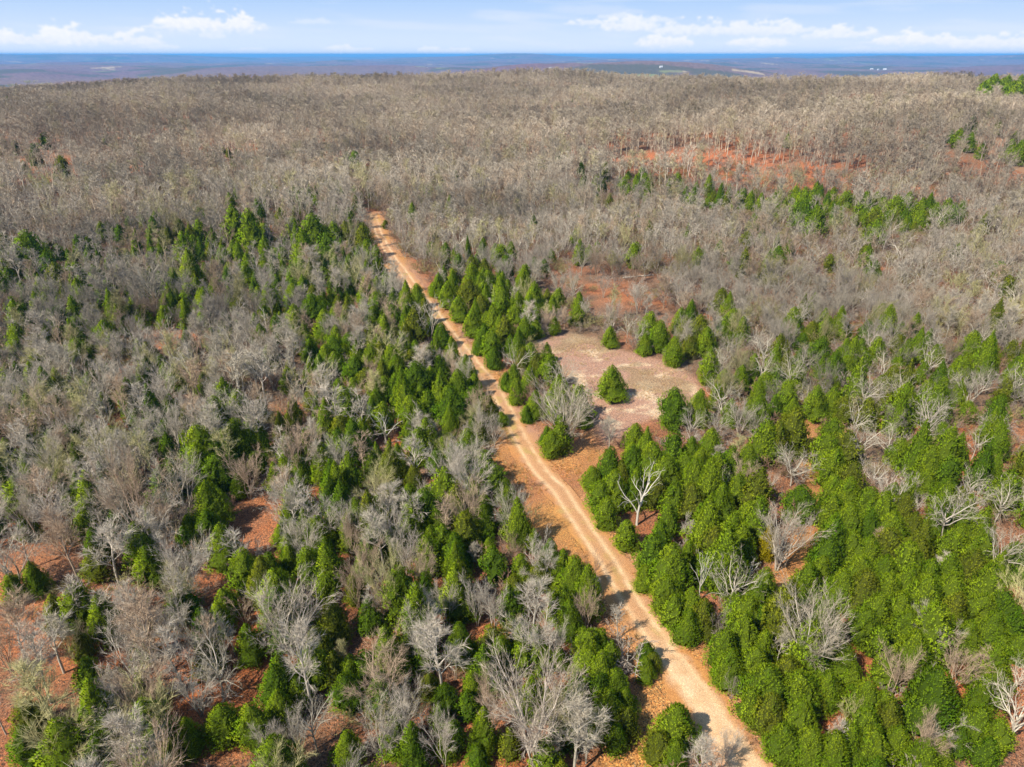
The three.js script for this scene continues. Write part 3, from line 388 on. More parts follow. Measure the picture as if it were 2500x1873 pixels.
// Bare trees: x, y of the foot, y of the top, width of the crown.
const rB = rng(23);
function addBare(px, py, top, w, kind, o = {}) {
  const p = groundAt(px, Math.min(py, 1890)), q = toPixel(p.x, p.y, p.z);
  let h = 4; for (let k = 0; k < 60; k++) { const s = toPixel(p.x, p.y + h, p.z); if (!s || s[1] <= top) break; h += 0.35; }
  bares.push({ x: p.x, y: p.y, z: p.z, h: Math.min(h, 19), W: w * q[2] / FPX * 0.93, kind, ...o });
}
function B(x0, y0, s, text) { for (const e of text.split(';')) { const [k, x, y, t, w] = e.trim().split(' '); addBare(x0 + x / s, y0 + y / s, y0 + t / s, w / s, { f: 'fan', s: 'slim', o: 'oak', d: 'dead', p: 'pole', b: 'bush' }[k]); } }
B(830, 1030, 1.965, 'f 415 1200 900 260; b 840 690 520 170; s 930 1020 750 170; f 740 1020 790 150; f 660 980 730 150; f 390 880 590 190; f 520 980 760 180; f 200 980 790 150; s 240 520 290 150; f 120 480 310 170; s 580 490 320 120; f 1180 1010 800 170; s 1330 1040 870 100; p 1375 1210 1050 50; p 1412 1245 1040 70; p 1348 1170 1060 40; f 720 1540 1200 230; f 220 1640 1330 220; f 330 1500 1250 200; s 560 1230 1090 110; o 735 1160 1100 80; s 450 150 20 80; f 520 220 60 110; f 600 220 90 130; f 260 210 110 150; f 640 110 0 110; f 740 110 -20 140; s 660 700 610 80; f 60 660 450 150; f 150 780 560 150; f 330 760 540 200; s 1220 900 790 80; b 870 460 420 60; f 430 420 290 130; s 550 300 180 80; b 700 400 300 180; s 160 1000 800 90; f 1040 1160 950 60; s 30 1180 1080 80; f 1000 1640 1480 190; o 1180 1640 1380 150; s 120 300 60 110');
B(1660, 1030, 1.965, 'o 1000 180 0 250; o 1380 370 210 170; o 1280 210 100 120; o 1400 180 10 180; f 970 1310 1080 200; f 1290 1290 1060 190; s 1390 1320 1110 130; f 1150 1340 1170 120; f 1130 1640 1400 200; f 1240 1560 1430 200; f 790 1470 1340 130; s 710 1590 1420 110; b 190 980 870 110; b 170 1060 980 120; s 460 1170 990 100; b 240 1330 1210 120; f 40 600 470 110; o 220 350 220 170; o 120 350 240 100; o 430 340 240 90; f 380 160 50 130; s 260 220 60 90; o 1570 660 500 150; s 1240 770 650 120; p 1080 345 250 30; p 1010 350 290 20; o 1640 900 760 120; o 1640 430 260 160; o 50 130 20 150; s 180 220 150 60; s 830 710 640 60; s 920 640 560 60; o 1600 1300 1130 150; d 320 800 700 110; o 1130 450 330 110');
B(0, 1030, 1.965, 's 385 780 420 160; f 700 590 100 200; s 600 560 300 130; s 780 1290 830 220; f 740 1480 1150 300; o 1075 1340 960 300; o 600 1650 1440 300; d 710 1640 1440 140; d 1010 720 560 110; d 980 700 570 70; s 1370 420 220 150; f 1570 590 380 220; f 1490 700 480 200; o 1520 1570 1290 280; f 1320 1660 1480 200; f 200 450 150 180; f 370 1160 960 150; s 210 1380 1120 130; f 50 1200 900 180; o 840 430 230 230; f 1200 370 130 200; s 1480 200 20 170; s 910 850 650 130; s 150 700 520 120; s 320 620 460 120; f 60 420 260 160; s 470 330 100 120; f 1430 640 440 160; o 90 1000 830 200; s 30 1500 1290 110; f 1440 1640 1400 120; s 560 1400 1200 150; s 1130 1120 960 120; f 860 1080 860 200; s 250 260 90 120; s 340 200 20 100; f 450 1080 960 130; o 330 1560 1440 180; d 1540 730 640 170; f 1180 980 830 150; b 260 640 560 130; b 700 900 780 160; s 880 1000 720 120');
B(0, 400, 2.63, 'd 1120 1360 1080 180; d 1270 1480 1170 200; o 1520 1310 960 220; o 1000 940 570 200; f 700 1640 1240 330; f 1100 1640 1340 240; s 470 860 690 160; f 1780 600 470 180; f 1560 760 640 170; f 1350 800 640 170; f 1480 860 690 150; f 1880 780 640 260; f 420 980 820 180; s 590 1080 880 110; f 100 960 850 190; f 230 1420 1240 200; f 1180 1060 900 170; f 430 1420 1230 210; s 1360 1260 1080 140; f 1950 1250 1110 90; s 1880 1160 960 130; f 1800 980 800 110; f 920 960 830 150; f 900 820 560 160; s 1220 940 780 80; f 600 700 560 170; f 1130 460 380 120; f 1700 540 460 90; f 1760 1460 1260 160; s 1880 1500 1330 160; f 2130 1480 1260 170; s 1390 1480 1290 90; f 40 1460 1250 160');
B(1660, 400, 2.63, 'o 1180 1570 1330 330; o 790 1610 1370 200; o 700 1480 1180 260; o 1630 1230 1030 280; o 1200 1250 1040 300; o 1470 970 800 250; o 740 1120 850 280; o 1330 530 310 180; o 260 1640 1480 270; f 830 420 240 130; o 1680 1490 1280 180; o 1780 1500 1330 200; o 1360 1550 1400 180; o 1600 1540 1380 130; s 360 1130 930 100; s 30 1240 1000 90; o 500 1260 1040 200; o 280 1280 1180 120; s 400 1400 1250 90; o 1880 1230 1000 260; o 1150 930 740 240; f 560 860 700 200; f 800 760 590 190; f 40 640 490 150; f 1700 430 330 170; f 1600 560 420 160; f 1130 660 560 150; o 1000 1230 1120 130; o 1480 1230 1050 130; o 1960 1480 1310 200; o 2130 1560 1370 180; f 2000 1010 830 220; o 560 1560 1450 120; d 520 1600 1500 90');
B(830, 400, 2.63, 's 980 980 870 70; o 1140 1010 890 110; o 1490 880 700 160; o 1840 1150 920 170; o 1640 700 520 150; o 1880 700 560 120; s 1320 1020 880 60; s 1440 1060 920 70; o 1550 720 500 180; f 650 720 560 130; f 400 880 690 110; f 220 860 620 190; f 100 840 620 190; f 330 880 680 120; f 370 1060 920 110; f 130 1160 960 130; f 480 1160 1080 110; f 540 1100 1010 100; s 1270 800 680 80; s 1200 640 420 130; f 420 600 440 170; f 560 640 480 150; f 1690 860 720 130; f 1910 860 760 110; o 2000 1060 920 120; s 2080 1150 960 80; f 370 1240 1150 80; f 520 1360 1220 90; f 620 1300 1190 110; f 190 1400 1230 120; s 210 1560 1340 110; f 860 1640 1540 110; f 1060 1180 1120 60; s 1310 1280 1150 70; f 1200 1250 1130 80; o 1290 1590 1440 110');
// bare trees that stand out
addBare(1303, 1868, 1600, 262, 'grand', { bark: 'grey', label: 'big fan-crowned bare tree with a pale trunk at the bottom edge', near: 'the big fan-crowned tree' });
addBare(1555, 1282, 1138, 124, 'dead', { label: 'white dead tree with thick bare limbs among green cedars', near: 'the white dead tree' });
addBare(1965, 1650, 1436, 205, 'grand', { bark: 'pale', label: 'large pale bare tree spreading out above dense cedars', near: 'the large pale spreading tree' });
addBare(1895, 1392, 1230, 150, 'grand', { bark: 'grey', label: 'grey bare tree leaning behind the yellow-green cedar beside the footpath', near: 'the grey footpath tree' });
addBare(1382, 1096, 915, 178, 'grand', { among: 1, bark: 'pale', label: 'silvery bare oak between the track and the clearing', near: 'the silvery oak' });
addBare(942, 1084, 1000, 92, 'dead', { label: 'crooked white dead tree with sprawling limbs left of the track', near: 'the crooked dead tree' });
addBare(1448, 1408, 1338, 56, 'bush', { label: 'grey twiggy shrub growing right at the edge of the track', near: 'the grey track-side shrub' });
addBare(1930, 1186, 1084, 140, 'oak', { label: 'pale wide-limbed bare oak at the top of the footpath', near: 'the pale footpath oak' });
addBare(2123, 1190, 1120, 104, 'oak', { label: 'low bare oak with sweeping limbs above the cedar thicket', near: 'the low sweeping oak' });
addBare(2298, 1312, 1196, 150, 'oak', { label: 'wide grey bare oak sunk into the right-hand cedar thicket', near: 'the wide thicket oak' });
addBare(2428, 1276, 1166, 122, 'oak', { label: 'pale bare oak near the right edge above the cedars', near: 'the pale edge oak' });
addBare(1706, 1468, 1344, 66, 'dead', { label: 'small white snag with upright branches poking out of cedars', near: 'the small white snag' });
addBare(2455, 1826, 1628, 130, 'oak', { label: 'tall pale bare tree with a forked trunk at bottom right', near: 'the tall forked tree' });
addBare(293, 1430, 1284, 128, 'slim', { label: 'tall bare tree with a dark straight trunk over red leaves', near: 'the dark-trunked tree' });
addBare(709, 1598, 1412, 205, 'grand', { bark: 'grey', label: 'wide grey bare tree with a fan of fine branches in the lower left', near: 'the wide grey fan tree' });
addBare(1486, 1106, 1016, 46, 'slim', { label: 'slender forked bare tree at the near corner of the clearing', near: 'the slender forked tree' });
addBare(1772, 1860, 1798, 76, 'fan', { label: 'small reddish bare tree on the verge by the bottom of the track', near: 'the small reddish verge tree' });
addBare(2170, 1700, 1580, 102, 'fan', { label: 'twiggy brown bare tree in a hollow of the cedar thicket', near: 'the twiggy hollow tree' });

// ---------------------------------------------------------------- the rest of the forest, by how dense it is in each part of the photograph
const hashCell = new Map(), cell = 6, keyOf = (x, z) => Math.floor(x / cell) + ',' + Math.floor(z / cell);
const put = (t) => { const k = keyOf(t.x, t.z); if (!hashCell.has(k)) hashCell.set(k, []); hashCell.get(k).push(t); };
const crowd = (x, z, f) => { const i = Math.floor(x / cell), j = Math.floor(z / cell); for (let a = -1; a <= 1; a++) for (let b = -1; b <= 1; b++) for (const t of hashCell.get((i + a) + ',' + (j + b)) ?? []) if (Math.hypot(t.x - x, t.z - z) < f * t.W) return true; return false; };
for (const t of cedars) { t.read = 1; put(t); }
const budSpots = [[115, 492, 44, 9], [72, 208, 34, 11], [112, 212, 40, 9], [30, 214, 26, 9], [350, 196, 24, 9], [560, 360, 30, 8]].map(([x, y, w, h]) => { const p = groundAt(x, y); p.wide = w; p.tall = h; return p; });
for (const p of budSpots) put({ x: p.x, z: p.z, W: 14 });
for (const t of bares) t.read = 1;
const bareCell = new Map(); const putB = (t) => { const k = keyOf(t.x, t.z); if (!bareCell.has(k)) bareCell.set(k, []); bareCell.get(k).push(t); };
const crowdB = (x, z, f) => { const i = Math.floor(x / cell), j = Math.floor(z / cell); for (let a = -1; a <= 1; a++) for (let b = -1; b <= 1; b++) for (const t of bareCell.get((i + a) + ',' + (j + b)) ?? []) if (Math.hypot(t.x - x, t.z - z) < f * t.W) return true; return false; };
bares.forEach(putB);
const openGround = (x, z, m) => track.d(x, z) < 3.1 + m || clearing.d(x, z) < m || Math.min(verge.d(x, z), verge2.d(x, z)) < m || trail.d(x, z) < 1.5 + m || spur.d(x, z) < 3.2 + m || spur2.d(x, z) < 1.8 + m;
const trackX = (y) => (y < 520 ? 905 : y < 1180 ? lerp(905, 1365, (y - 520) / 660) : lerp(1365, 1840, (y - 1180) / 690));
function zone(x, z) {
  const q = toPixel(x, heightAt(x, z), z); if (!q) return null;
  const px = q[0], py = q[1]; if (px < -260 || px > PW + 260 || py > 2380) return null;
  const left = px < trackX(py), dx = px - trackX(py), n = fbm(x / 26 + 60, z / 26, 3);
  let b, c, kinds = 'ffss', D = Math.hypot(x, z);
  if (redSlope.d(x, z) < 0) { b = 0.4; c = 0; }
  else if (cedarRow.d(x, z) < 0) { b = 0.5; c = 0.5; kinds = 'ffso'; }
  else if (D > 300) { kinds = 'fsss'; b = 0.95; c = D < 420 && left && px < 1000 ? 0.04 : 0.004; }
  else if (left) {
    if (py < 640) { b = 0.85; c = px > 400 ? 0.30 + 0.9 * n : 0.10 + 0.5 * n; }
    else if (py < 1100) { b = dx > -420 ? 0.42 : 0.9; c = dx > -420 ? 0.95 + 0.4 * n : 0.6 + 0.8 * n; }
    else { b = px < 560 ? 1.0 : 0.55; c = px < 560 ? 0.6 + 0.7 * n : 0.95 + 0.5 * n; }
  } else if (py < 620) { b = 0.95; c = 0.02; }
  else if (py < 880) { b = px < 1420 ? 0.42 : px < 1650 ? 0.62 : 0.85; c = px < 1420 ? 0.35 + 0.5 * n : 0.07 + 0.35 * n; kinds = 'ffos'; }
  else if (py < 1120) { b = 0.5; c = 0.32 + 0.8 * n; kinds = 'ooof'; }
  else { b = 0.15; c = 0.85 + 0.4 * n; kinds = 'offb'; }
  const g = gapAt(x, z); b *= 1 - 0.6 * g; c *= 1 - g;
  return { b, c, kinds, D, px, py, left };
}
const kept = (x, z) => (openGround(x, z, 0) ? 0.9 : redSlope.d(x, z) < -2 ? 0.36 : crowd(x, z, x * x + z * z > 36000 ? 1.0 : 0.45) ? 0.72 : 0.6 * gapAt(x, z));   // how open the photograph shows the view onto that place
const shades = (x, z, D, h) => { let m = 0; for (const f of [0.2, 0.4, 0.65, 0.95]) { const k = (D + f * h * D / Math.max(25, EYE - heightAt(x, z))) / D; m = Math.max(m, kept(x * k, z * k)); } return m; };
const near = (q) => (q.left && q.D < 200 ? 0.6 : 1);
const rF = rng(404);
for (let D0 = 32; D0 < 1060;) {                                          // rings outwards
  const st = 3.6 + 1.9 * sstep(100, 500, D0), n = Math.ceil(2 * 0.78 * D0 / st);
  for (let i = 0; i < n; i++) {
    const a = -0.78 + 1.56 * (i + rF()) / n, D = D0 + st * rF(), x = D * Math.sin(a), z = -D * Math.cos(a), u = rF(), v = rF(), w = rF(), kk = rF();
    const q = zone(x, z); if (!q || openGround(x, z, 1.5)) continue;
    if (u < q.b * (1 - near(q) * shades(x, z, D, 8)) && !crowdB(x, z, 0.27) && !(crowd(x, z, q.left ? 0.26 : 0.2))) {
      const kind = { f: 'fan', s: 'slim', o: 'oak', b: 'bush' }[q.kinds[Math.floor(kk * 4)]], far = sstep(140, 420, D), h = (6.6 + 3.8 * v + 4.6 * far + 5 * far * (w - 0.5)) * (q.left || D > 260 ? 1 : 0.85) * (kind === 'bush' ? 0.5 : 1);
      const t = { x, y: heightAt(x, z), z, h, W: h * { grand: 0.9, fan: 0.62, slim: 0.42, oak: 0.8, bush: 0.9 }[kind] * (0.85 + 0.35 * w), kind }; bares.push(t); putB(t);
    }
    if (v < q.c && !crowd(x, z, 0.42) && !openGround(x, z, 2.4)) { const W = (q.left ? 3.2 : 3.5) + 2.3 * w * w, t = { x, y: heightAt(x, z), z, W, h: W * (1.2 + 0.6 * kk) }; cedars.push(t); put(t); }
  }
  D0 += st;
}

// ---------------------------------------------------------------- build the trees
const mat = (name, r, g, b) => new THREE.MeshLambertMaterial({ name, color: new THREE.Color().setRGB(r, g, b), vertexColors: true, side: THREE.DoubleSide });
const greens = [mat('bright_cedar', 1.22, 1.20, 1.0), mat('dark_cedar', 0.74, 0.86, 0.8), mat('olive_cedar', 1.05, 0.86, 1.1), mat('yellow_cedar', 2.2, 1.25, 0.7), mat('mid_cedar', 1.02, 1.06, 0.9)];
const barks = { grey: mat('grey_bark', 1.04, 1, 0.96), brown: mat('brown_bark', 0.98, 0.80, 0.66), olive: mat('olive_bark', 0.98, 0.98, 0.56), pale: mat('pale_bark', 1.0, 0.97, 0.9) };
const stem = mat('stem', 1, 1, 1);
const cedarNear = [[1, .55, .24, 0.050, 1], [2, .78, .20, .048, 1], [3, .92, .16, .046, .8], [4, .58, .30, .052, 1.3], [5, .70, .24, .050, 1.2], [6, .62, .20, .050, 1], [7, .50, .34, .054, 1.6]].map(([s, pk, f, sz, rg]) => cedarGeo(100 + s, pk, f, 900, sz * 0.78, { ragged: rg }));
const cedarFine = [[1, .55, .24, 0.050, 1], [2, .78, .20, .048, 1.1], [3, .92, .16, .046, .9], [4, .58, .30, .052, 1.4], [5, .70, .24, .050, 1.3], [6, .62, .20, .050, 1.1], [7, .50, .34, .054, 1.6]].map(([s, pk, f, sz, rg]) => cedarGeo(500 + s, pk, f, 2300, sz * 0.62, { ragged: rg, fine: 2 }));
const shapeSet = [[0, 3, 5, 6], [1, 4], [2, 1]];
const pineGeo = [1, 2].map((s) => cedarGeo(300 + s, .55, .3, 520, .07, { ragged: 1.7, skirt: .34, bole: .02 }));
const KINDS = Object.keys(BARE), bareNear = {}, bareFar = {};
for (const k of KINDS) { bareNear[k] = [1, 2, 3, 4].map((s) => bareGeo(s * 37 + k.length * 1000 + k.charCodeAt(0), k)); bareFar[k] = [1, 2, 3].map((s) => bareGeo(s * 91 + k.charCodeAt(1) * 7, k, 0.5)); }

for (const t of [...bares, ...cedars].filter((q) => q.label && !q.among)) {            // nothing stands in the sight of the trees that stand out
  const m = toPixel(t.x, t.y + t.h * (t.kind ? 0.55 : 0.5), t.z), w = t.W / m[2] * FPX;
  for (const l of [cedars, bares]) for (let i = l.length - 1; i >= 0; i--) { const c = l[i]; if (c.label) continue; const q = toPixel(c.x, c.y + c.h * 0.55, c.z); if (q && q[2] < m[2] + 1 && Math.abs(q[0] - m[0]) < 0.26 * w + 0.12 * c.W / q[2] * FPX && Math.abs(q[1] - m[1]) < 0.34 * t.h / m[2] * FPX + 0.08 * c.h / q[2] * FPX) l.splice(i, 1); }
}
const rP = rng(909), shown = (t) => { const q = toPixel(t.x, t.y + t.h * 0.55, t.z); if (!q) return 0; t.q = q; const base = toPixel(t.x, t.y, t.z), top = toPixel(t.x, t.y + t.h, t.z); t.top = top; return q[0] > 10 && q[0] < PW - 10 && top && top[1] < PH - 20 && top[1] > 0 && (q[1] < PH + 60) ? t.W * t.h / (q[2] * q[2]) * (t.label ? 100 : t.read ? 1.5 : 1) : 0; };
for (const t of [...cedars, ...bares]) {
  t.size = shown(t); t.turn = rP() * 6.283; t.v = rP(); t.u = rP();
  if (t.kind) t.bark ??= t.kind === 'dead' || t.kind === 'pole' ? 'pale' : t.kind === 'oak' ? (t.v < 0.65 ? 'pale' : 'grey') : t.v < 0.52 ? 'grey' : t.v < 0.70 ? 'brown' : t.v < 0.84 ? 'olive' : 'pale';
  else { t.shape ??= t.h / t.W > 1.6 ? 2 : t.u < 0.72 ? 0 : 1; t.tone ??= t.v < (t.x > 0 ? 0.48 : 0.40) ? 0 : t.v < 0.62 ? 1 : t.v < 0.78 ? 2 : 4; }
}
// the pine grove at the far right, and the few trees coming into leaf
const pines = [], budding = [], rG = rng(66);
for (let k = 0; k < 34; k++) {
  const px = 2352 + 175 * Math.sqrt(rG()), py = lerp(236, 272, rG()) - 12 * (px - 2352) / 150 + (px > 2440 ? 8 * rG() : 0), p = groundAt(px, py);
  if (pines.every((t) => Math.hypot(t.x - p.x, t.z - p.z) > 4.5)) pines.push({ x: p.x, y: p.y, z: p.z, W: 7 + 3 * rG(), h: 14 + 5 * rG(), turn: rG() * 6, u: rG() });
}
for (const p of budSpots) { const q = toPixel(p.x, p.y, p.z); budding.push({ x: p.x, y: p.y, z: p.z, W: p.wide * q[2] / FPX, h: p.tall * 1.3, turn: rG() * 6, u: rG() }); }
for (const l of [cedars, bares]) for (let i = l.length - 1; i >= 0; i--) { const t = l[i]; if (t.label) continue; if (pines.some((p) => Math.hypot(t.x - p.x, t.z - p.z) < 5.5 || (p.z < t.z && t.z - p.z < 26 && Math.abs(t.x - p.x * t.z / p.z) < 4)) || budding.some((p) => Math.hypot(t.x - p.x, t.z - p.z) < 4)) l.splice(i, 1); }
const MOST = 290, pick = (list, n) => list.filter((t) => t.size > 0).sort((a, b) => b.size - a.size).slice(0, n), cedarThings = pick(cedars, MOST), bareThings = pick(bares, 270), isThing = new Set([...cedarThings, ...bareThings]);

// words: what each looks like and which one it is
const places = [["the track's far end", 910, 545], ['the track fork', 1375, 1185], ["the clearing's far edge", 1420, 850], ["the clearing's right end", 1700, 975], ['the upper footpath', 1972, 1060], ['the lower footpath', 1935, 1420], ['the bottom-left orange gap', 100, 1600], ["the left edge's middle", 40, 980], ['the lower left edge', 40, 1300], ['the lower-left red gap', 520, 1745], ['the lower-left gully', 600, 1290], ['the pale left gap', 410, 832], ['the bottom centre edge', 1000, 1840], ["the right edge's middle", 2460, 1000], ['the lower right edge', 2460, 1500], ['the bottom right corner', 2440, 1800], ['the small orange gap', 690, 985], ["the track's middle bend", 1130, 850], ['the orange verge', 1230, 1130], ['the lower track', 1560, 1500], ['the bare pink slope', 1500, 720], ["the right thicket's heart", 2220, 1420], ["the right thicket's foot", 2060, 1800], ['the lower left woods', 850, 1560], ['the open oak wood', 2050, 870], ['the left track-side stand', 1060, 960], ['the grey left wood', 260, 700]];
const anchors = [...cedars, ...bares].filter((t) => t.near).map((t) => [t.near, t.q[0], t.q[1]]).concat(places);
const ORD = ['first', 'second', 'third', 'fourth', 'fifth', 'sixth', 'seventh', 'eighth', 'ninth', 'tenth', 'eleventh', 'twelfth', 'thirteenth', 'fourteenth', 'fifteenth', 'sixteenth', 'seventeenth', 'eighteenth', 'nineteenth', 'twentieth'];
function tell(list, noun, look) {
  const by = new Map();
  for (const t of list) {
    if (t.label) continue;
    let best = 1e9; for (const [name, x, y] of anchors) { const dx = t.q[0] - x, dy = t.q[1] - y, d = Math.hypot(dx, dy); if (d < best) { best = d; t.side = (Math.abs(dx) > Math.abs(dy) ? (dx < 0 ? 'left of ' : 'right of ') : dy < 0 ? 'beyond ' : 'in front of ') + name; t.away = d; } }
    if (!by.has(t.side)) by.set(t.side, []); by.get(t.side).push(t);
  }
  for (const l of by.values()) l.sort((a, b) => a.away - b.away).forEach((t, i) => { t.label = `${look(t)} ${noun(t)}, ${i ? ORD[i] : 'closest one'} ${t.side}`; });
}
tell(cedarThings, () => 'cedar', (t) => (t.W < 3.4 ? 'small ' : t.W > 5 ? 'large ' : '') + ['bright green', 'dark green', 'olive green', 'yellow-green', 'mid green'][t.tone] + [' rounded', ' conical', ' narrow'][t.shape]);
tell(bareThings, (t) => ({ bush: 'leafless shrub', dead: 'dead tree', pole: 'bare pole tree', oak: 'bare oak' }[t.kind] ?? 'bare tree'), (t) => ({ grey: 'grey', brown: 'brownish', olive: 'olive-tinged', pale: 'whitish' }[t.bark] + ({ grand: ' broad', fan: ' fan-shaped', slim: ' slender', oak: ' spreading', dead: ' limby', pole: ' thin', bush: ' low' }[t.kind])));

const part = (name, g, m, to) => { const o = new THREE.Mesh(g, m); o.name = name; o.castShadow = o.receiveShadow = true; to.add(o); return o; };
const protoC = cedarNear.map((g) => { const o = new THREE.Group(); part('trunk', g.trunk, stem, o); part('crown', g.crown, greens[0], o); return o; });
const protoF = cedarFine.map((g) => { const o = new THREE.Group(); part('trunk', g.trunk, stem, o); part('crown', g.crown, greens[0], o); return o; });
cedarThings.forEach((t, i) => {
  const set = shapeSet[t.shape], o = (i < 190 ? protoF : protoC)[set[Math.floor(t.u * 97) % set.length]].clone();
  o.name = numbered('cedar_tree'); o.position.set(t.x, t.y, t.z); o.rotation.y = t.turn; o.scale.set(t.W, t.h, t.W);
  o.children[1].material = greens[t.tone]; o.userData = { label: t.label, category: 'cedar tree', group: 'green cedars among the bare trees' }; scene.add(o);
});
const protoB = {}, protoS = {}, protoM = {};
for (const k of KINDS) {
  protoB[k] = bareNear[k].map((g) => { const o = new THREE.Group(); part('trunk', g.trunk, barks.grey, o); for (const l of g.limbs) part('limb', l, barks.grey, o); part('crown', g.crown, barks.grey, o); o.userData.width = g.width; return o; });
  protoM[k] = bareFar[k].map((g) => { const o = new THREE.Group(); part('trunk', mergeGeometries([g.trunk, ...g.limbs]), barks.grey, o); part('crown', g.crown, barks.grey, o); o.userData.width = g.width; return o; });
  protoS[k] = bareNear[k].map((g) => { const o = new THREE.Group(); part('trunk', mergeGeometries([g.trunk, ...g.limbs]), barks.grey, o); part('crown', g.crown, barks.grey, o); o.userData.width = g.width; return o; });
}
bareThings.forEach((t, i) => {
  const set = (i < 90 && t.kind !== 'pole' ? protoB : i < 150 ? protoS : protoM)[t.kind], o = set[Math.floor(t.u * 97) % set.length].clone(), s = t.h / 10, w = clamp(t.W / o.userData.width, 0.55 * s, 1.7 * s);
  const name = { bush: 'bare_shrub', dead: 'dead_tree', pole: 'bare_pole_tree', oak: 'bare_oak' }[t.kind] ?? 'bare_tree';
  o.name = numbered(name); o.position.set(t.x, t.y, t.z); o.rotation.y = t.turn; o.scale.set(w, s, w);
  for (const c of o.children) c.material = barks[t.bark];
  o.userData = { label: t.label, category: t.kind === 'bush' ? 'shrub' : 'tree', group: 'leafless trees of the late winter forest' }; scene.add(o);
});

// the mass of the forest beyond those
function mass(name, label, list, geos, pickGeo, place, tint, material) {
  const g = new THREE.Group(); g.name = name; g.userData = { kind: 'stuff', label }; scene.add(g);
  const sets = geos.map(() => []); list.forEach((t) => sets[pickGeo(t)].push(t));
  sets.forEach((l, i) => {
    if (!l.length) return;
    const im = new THREE.InstancedMesh(geos[i], material, l.length), m = new THREE.Matrix4(), q = new THREE.Quaternion(), up = new THREE.Vector3(0, 1, 0); im.name = numbered('woods'); im.userData = { kind: 'stuff' }; im.castShadow = im.receiveShadow = true;
    l.forEach((t, k) => { const [sx, sy] = place(t, i); m.compose(new THREE.Vector3(t.x, t.y, t.z), q.setFromAxisAngle(up, t.turn), new THREE.Vector3(sx, sy, sx)); im.setMatrixAt(k, m); const c = tint(t); im.setColorAt(k, new THREE.Color().setRGB(c[0], c[1], c[2])); });
    g.add(im);
  });
}
const tones = greens.map((m) => [m.color.r, m.color.g, m.color.b]), barkTone = Object.fromEntries(Object.entries(barks).map(([k, m]) => [k, [m.color.r, m.color.g, m.color.b]]));
const plain = mat('woods', 1, 1, 1);
{
  const geos = [...cedarNear, ...cedarFine].map((g) => mergeGeometries([g.trunk, g.crown]));
  mass('cedar_woodland', 'smaller and farther green cedars scattered between the bare trees', cedars.filter((t) => !isThing.has(t)), geos, (t) => { const s = shapeSet[t.shape]; return s[Math.floor(t.u * 97) % s.length] + (Math.hypot(t.x, t.z) < 170 ? cedarNear.length : 0); }, (t) => [t.W, t.h], (t) => tones[t.tone], plain);
}
{
  const geos = [], w = [], first = {}, nearFirst = {};
  for (const k of KINDS) { first[k] = geos.length; for (const g of bareFar[k]) { geos.push(mergeGeometries([g.trunk, ...g.limbs, g.crown])); w.push(g.width); } }
  for (const k of KINDS) { nearFirst[k] = geos.length; for (const g of bareNear[k]) { geos.push(mergeGeometries([g.trunk, ...g.limbs, g.crown])); w.push(g.width); } }
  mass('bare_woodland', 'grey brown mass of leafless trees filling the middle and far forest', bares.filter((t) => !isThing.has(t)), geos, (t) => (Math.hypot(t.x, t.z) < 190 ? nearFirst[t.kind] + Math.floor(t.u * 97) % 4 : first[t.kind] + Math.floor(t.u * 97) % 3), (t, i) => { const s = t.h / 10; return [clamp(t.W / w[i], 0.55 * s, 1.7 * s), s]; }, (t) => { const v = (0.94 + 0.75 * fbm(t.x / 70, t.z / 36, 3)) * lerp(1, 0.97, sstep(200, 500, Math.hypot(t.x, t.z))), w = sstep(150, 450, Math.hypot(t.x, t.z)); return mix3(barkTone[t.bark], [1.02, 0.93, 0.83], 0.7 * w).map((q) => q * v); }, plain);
}
const LOOK = (o, label, category, group) => { o.userData = { label, category }; if (group) o.userData.group = group; return o; };
{
  for (const t of pines) t.q = toPixel(t.x, t.y + t.h * 0.6, t.z);
  const seen = pines.filter((t) => t.q[0] < PW - 4).sort((a, b) => a.q[0] - b.q[0]), proto = pineGeo.map((g) => { const o = new THREE.Group(); part('trunk', g.trunk, stem, o); part('crown', g.crown, greens[4], o); return o; });
  seen.forEach((t, i) => { const o = proto[t.u < 0.5 ? 0 : 1].clone(); o.name = numbered('pine_tree'); o.position.set(t.x, t.y, t.z); o.rotation.y = t.turn; o.scale.set(t.W, t.h, t.W); if (t.u > 0.7) o.children[1].material = greens[0]; LOOK(o, `${t.h > 16.5 ? 'tall' : 'shorter'} dark green pine, ${ORD[i] ?? 'among the last'} from the left end of the far pine grove`, 'pine tree', 'pines of the far right grove'); scene.add(o); });
}
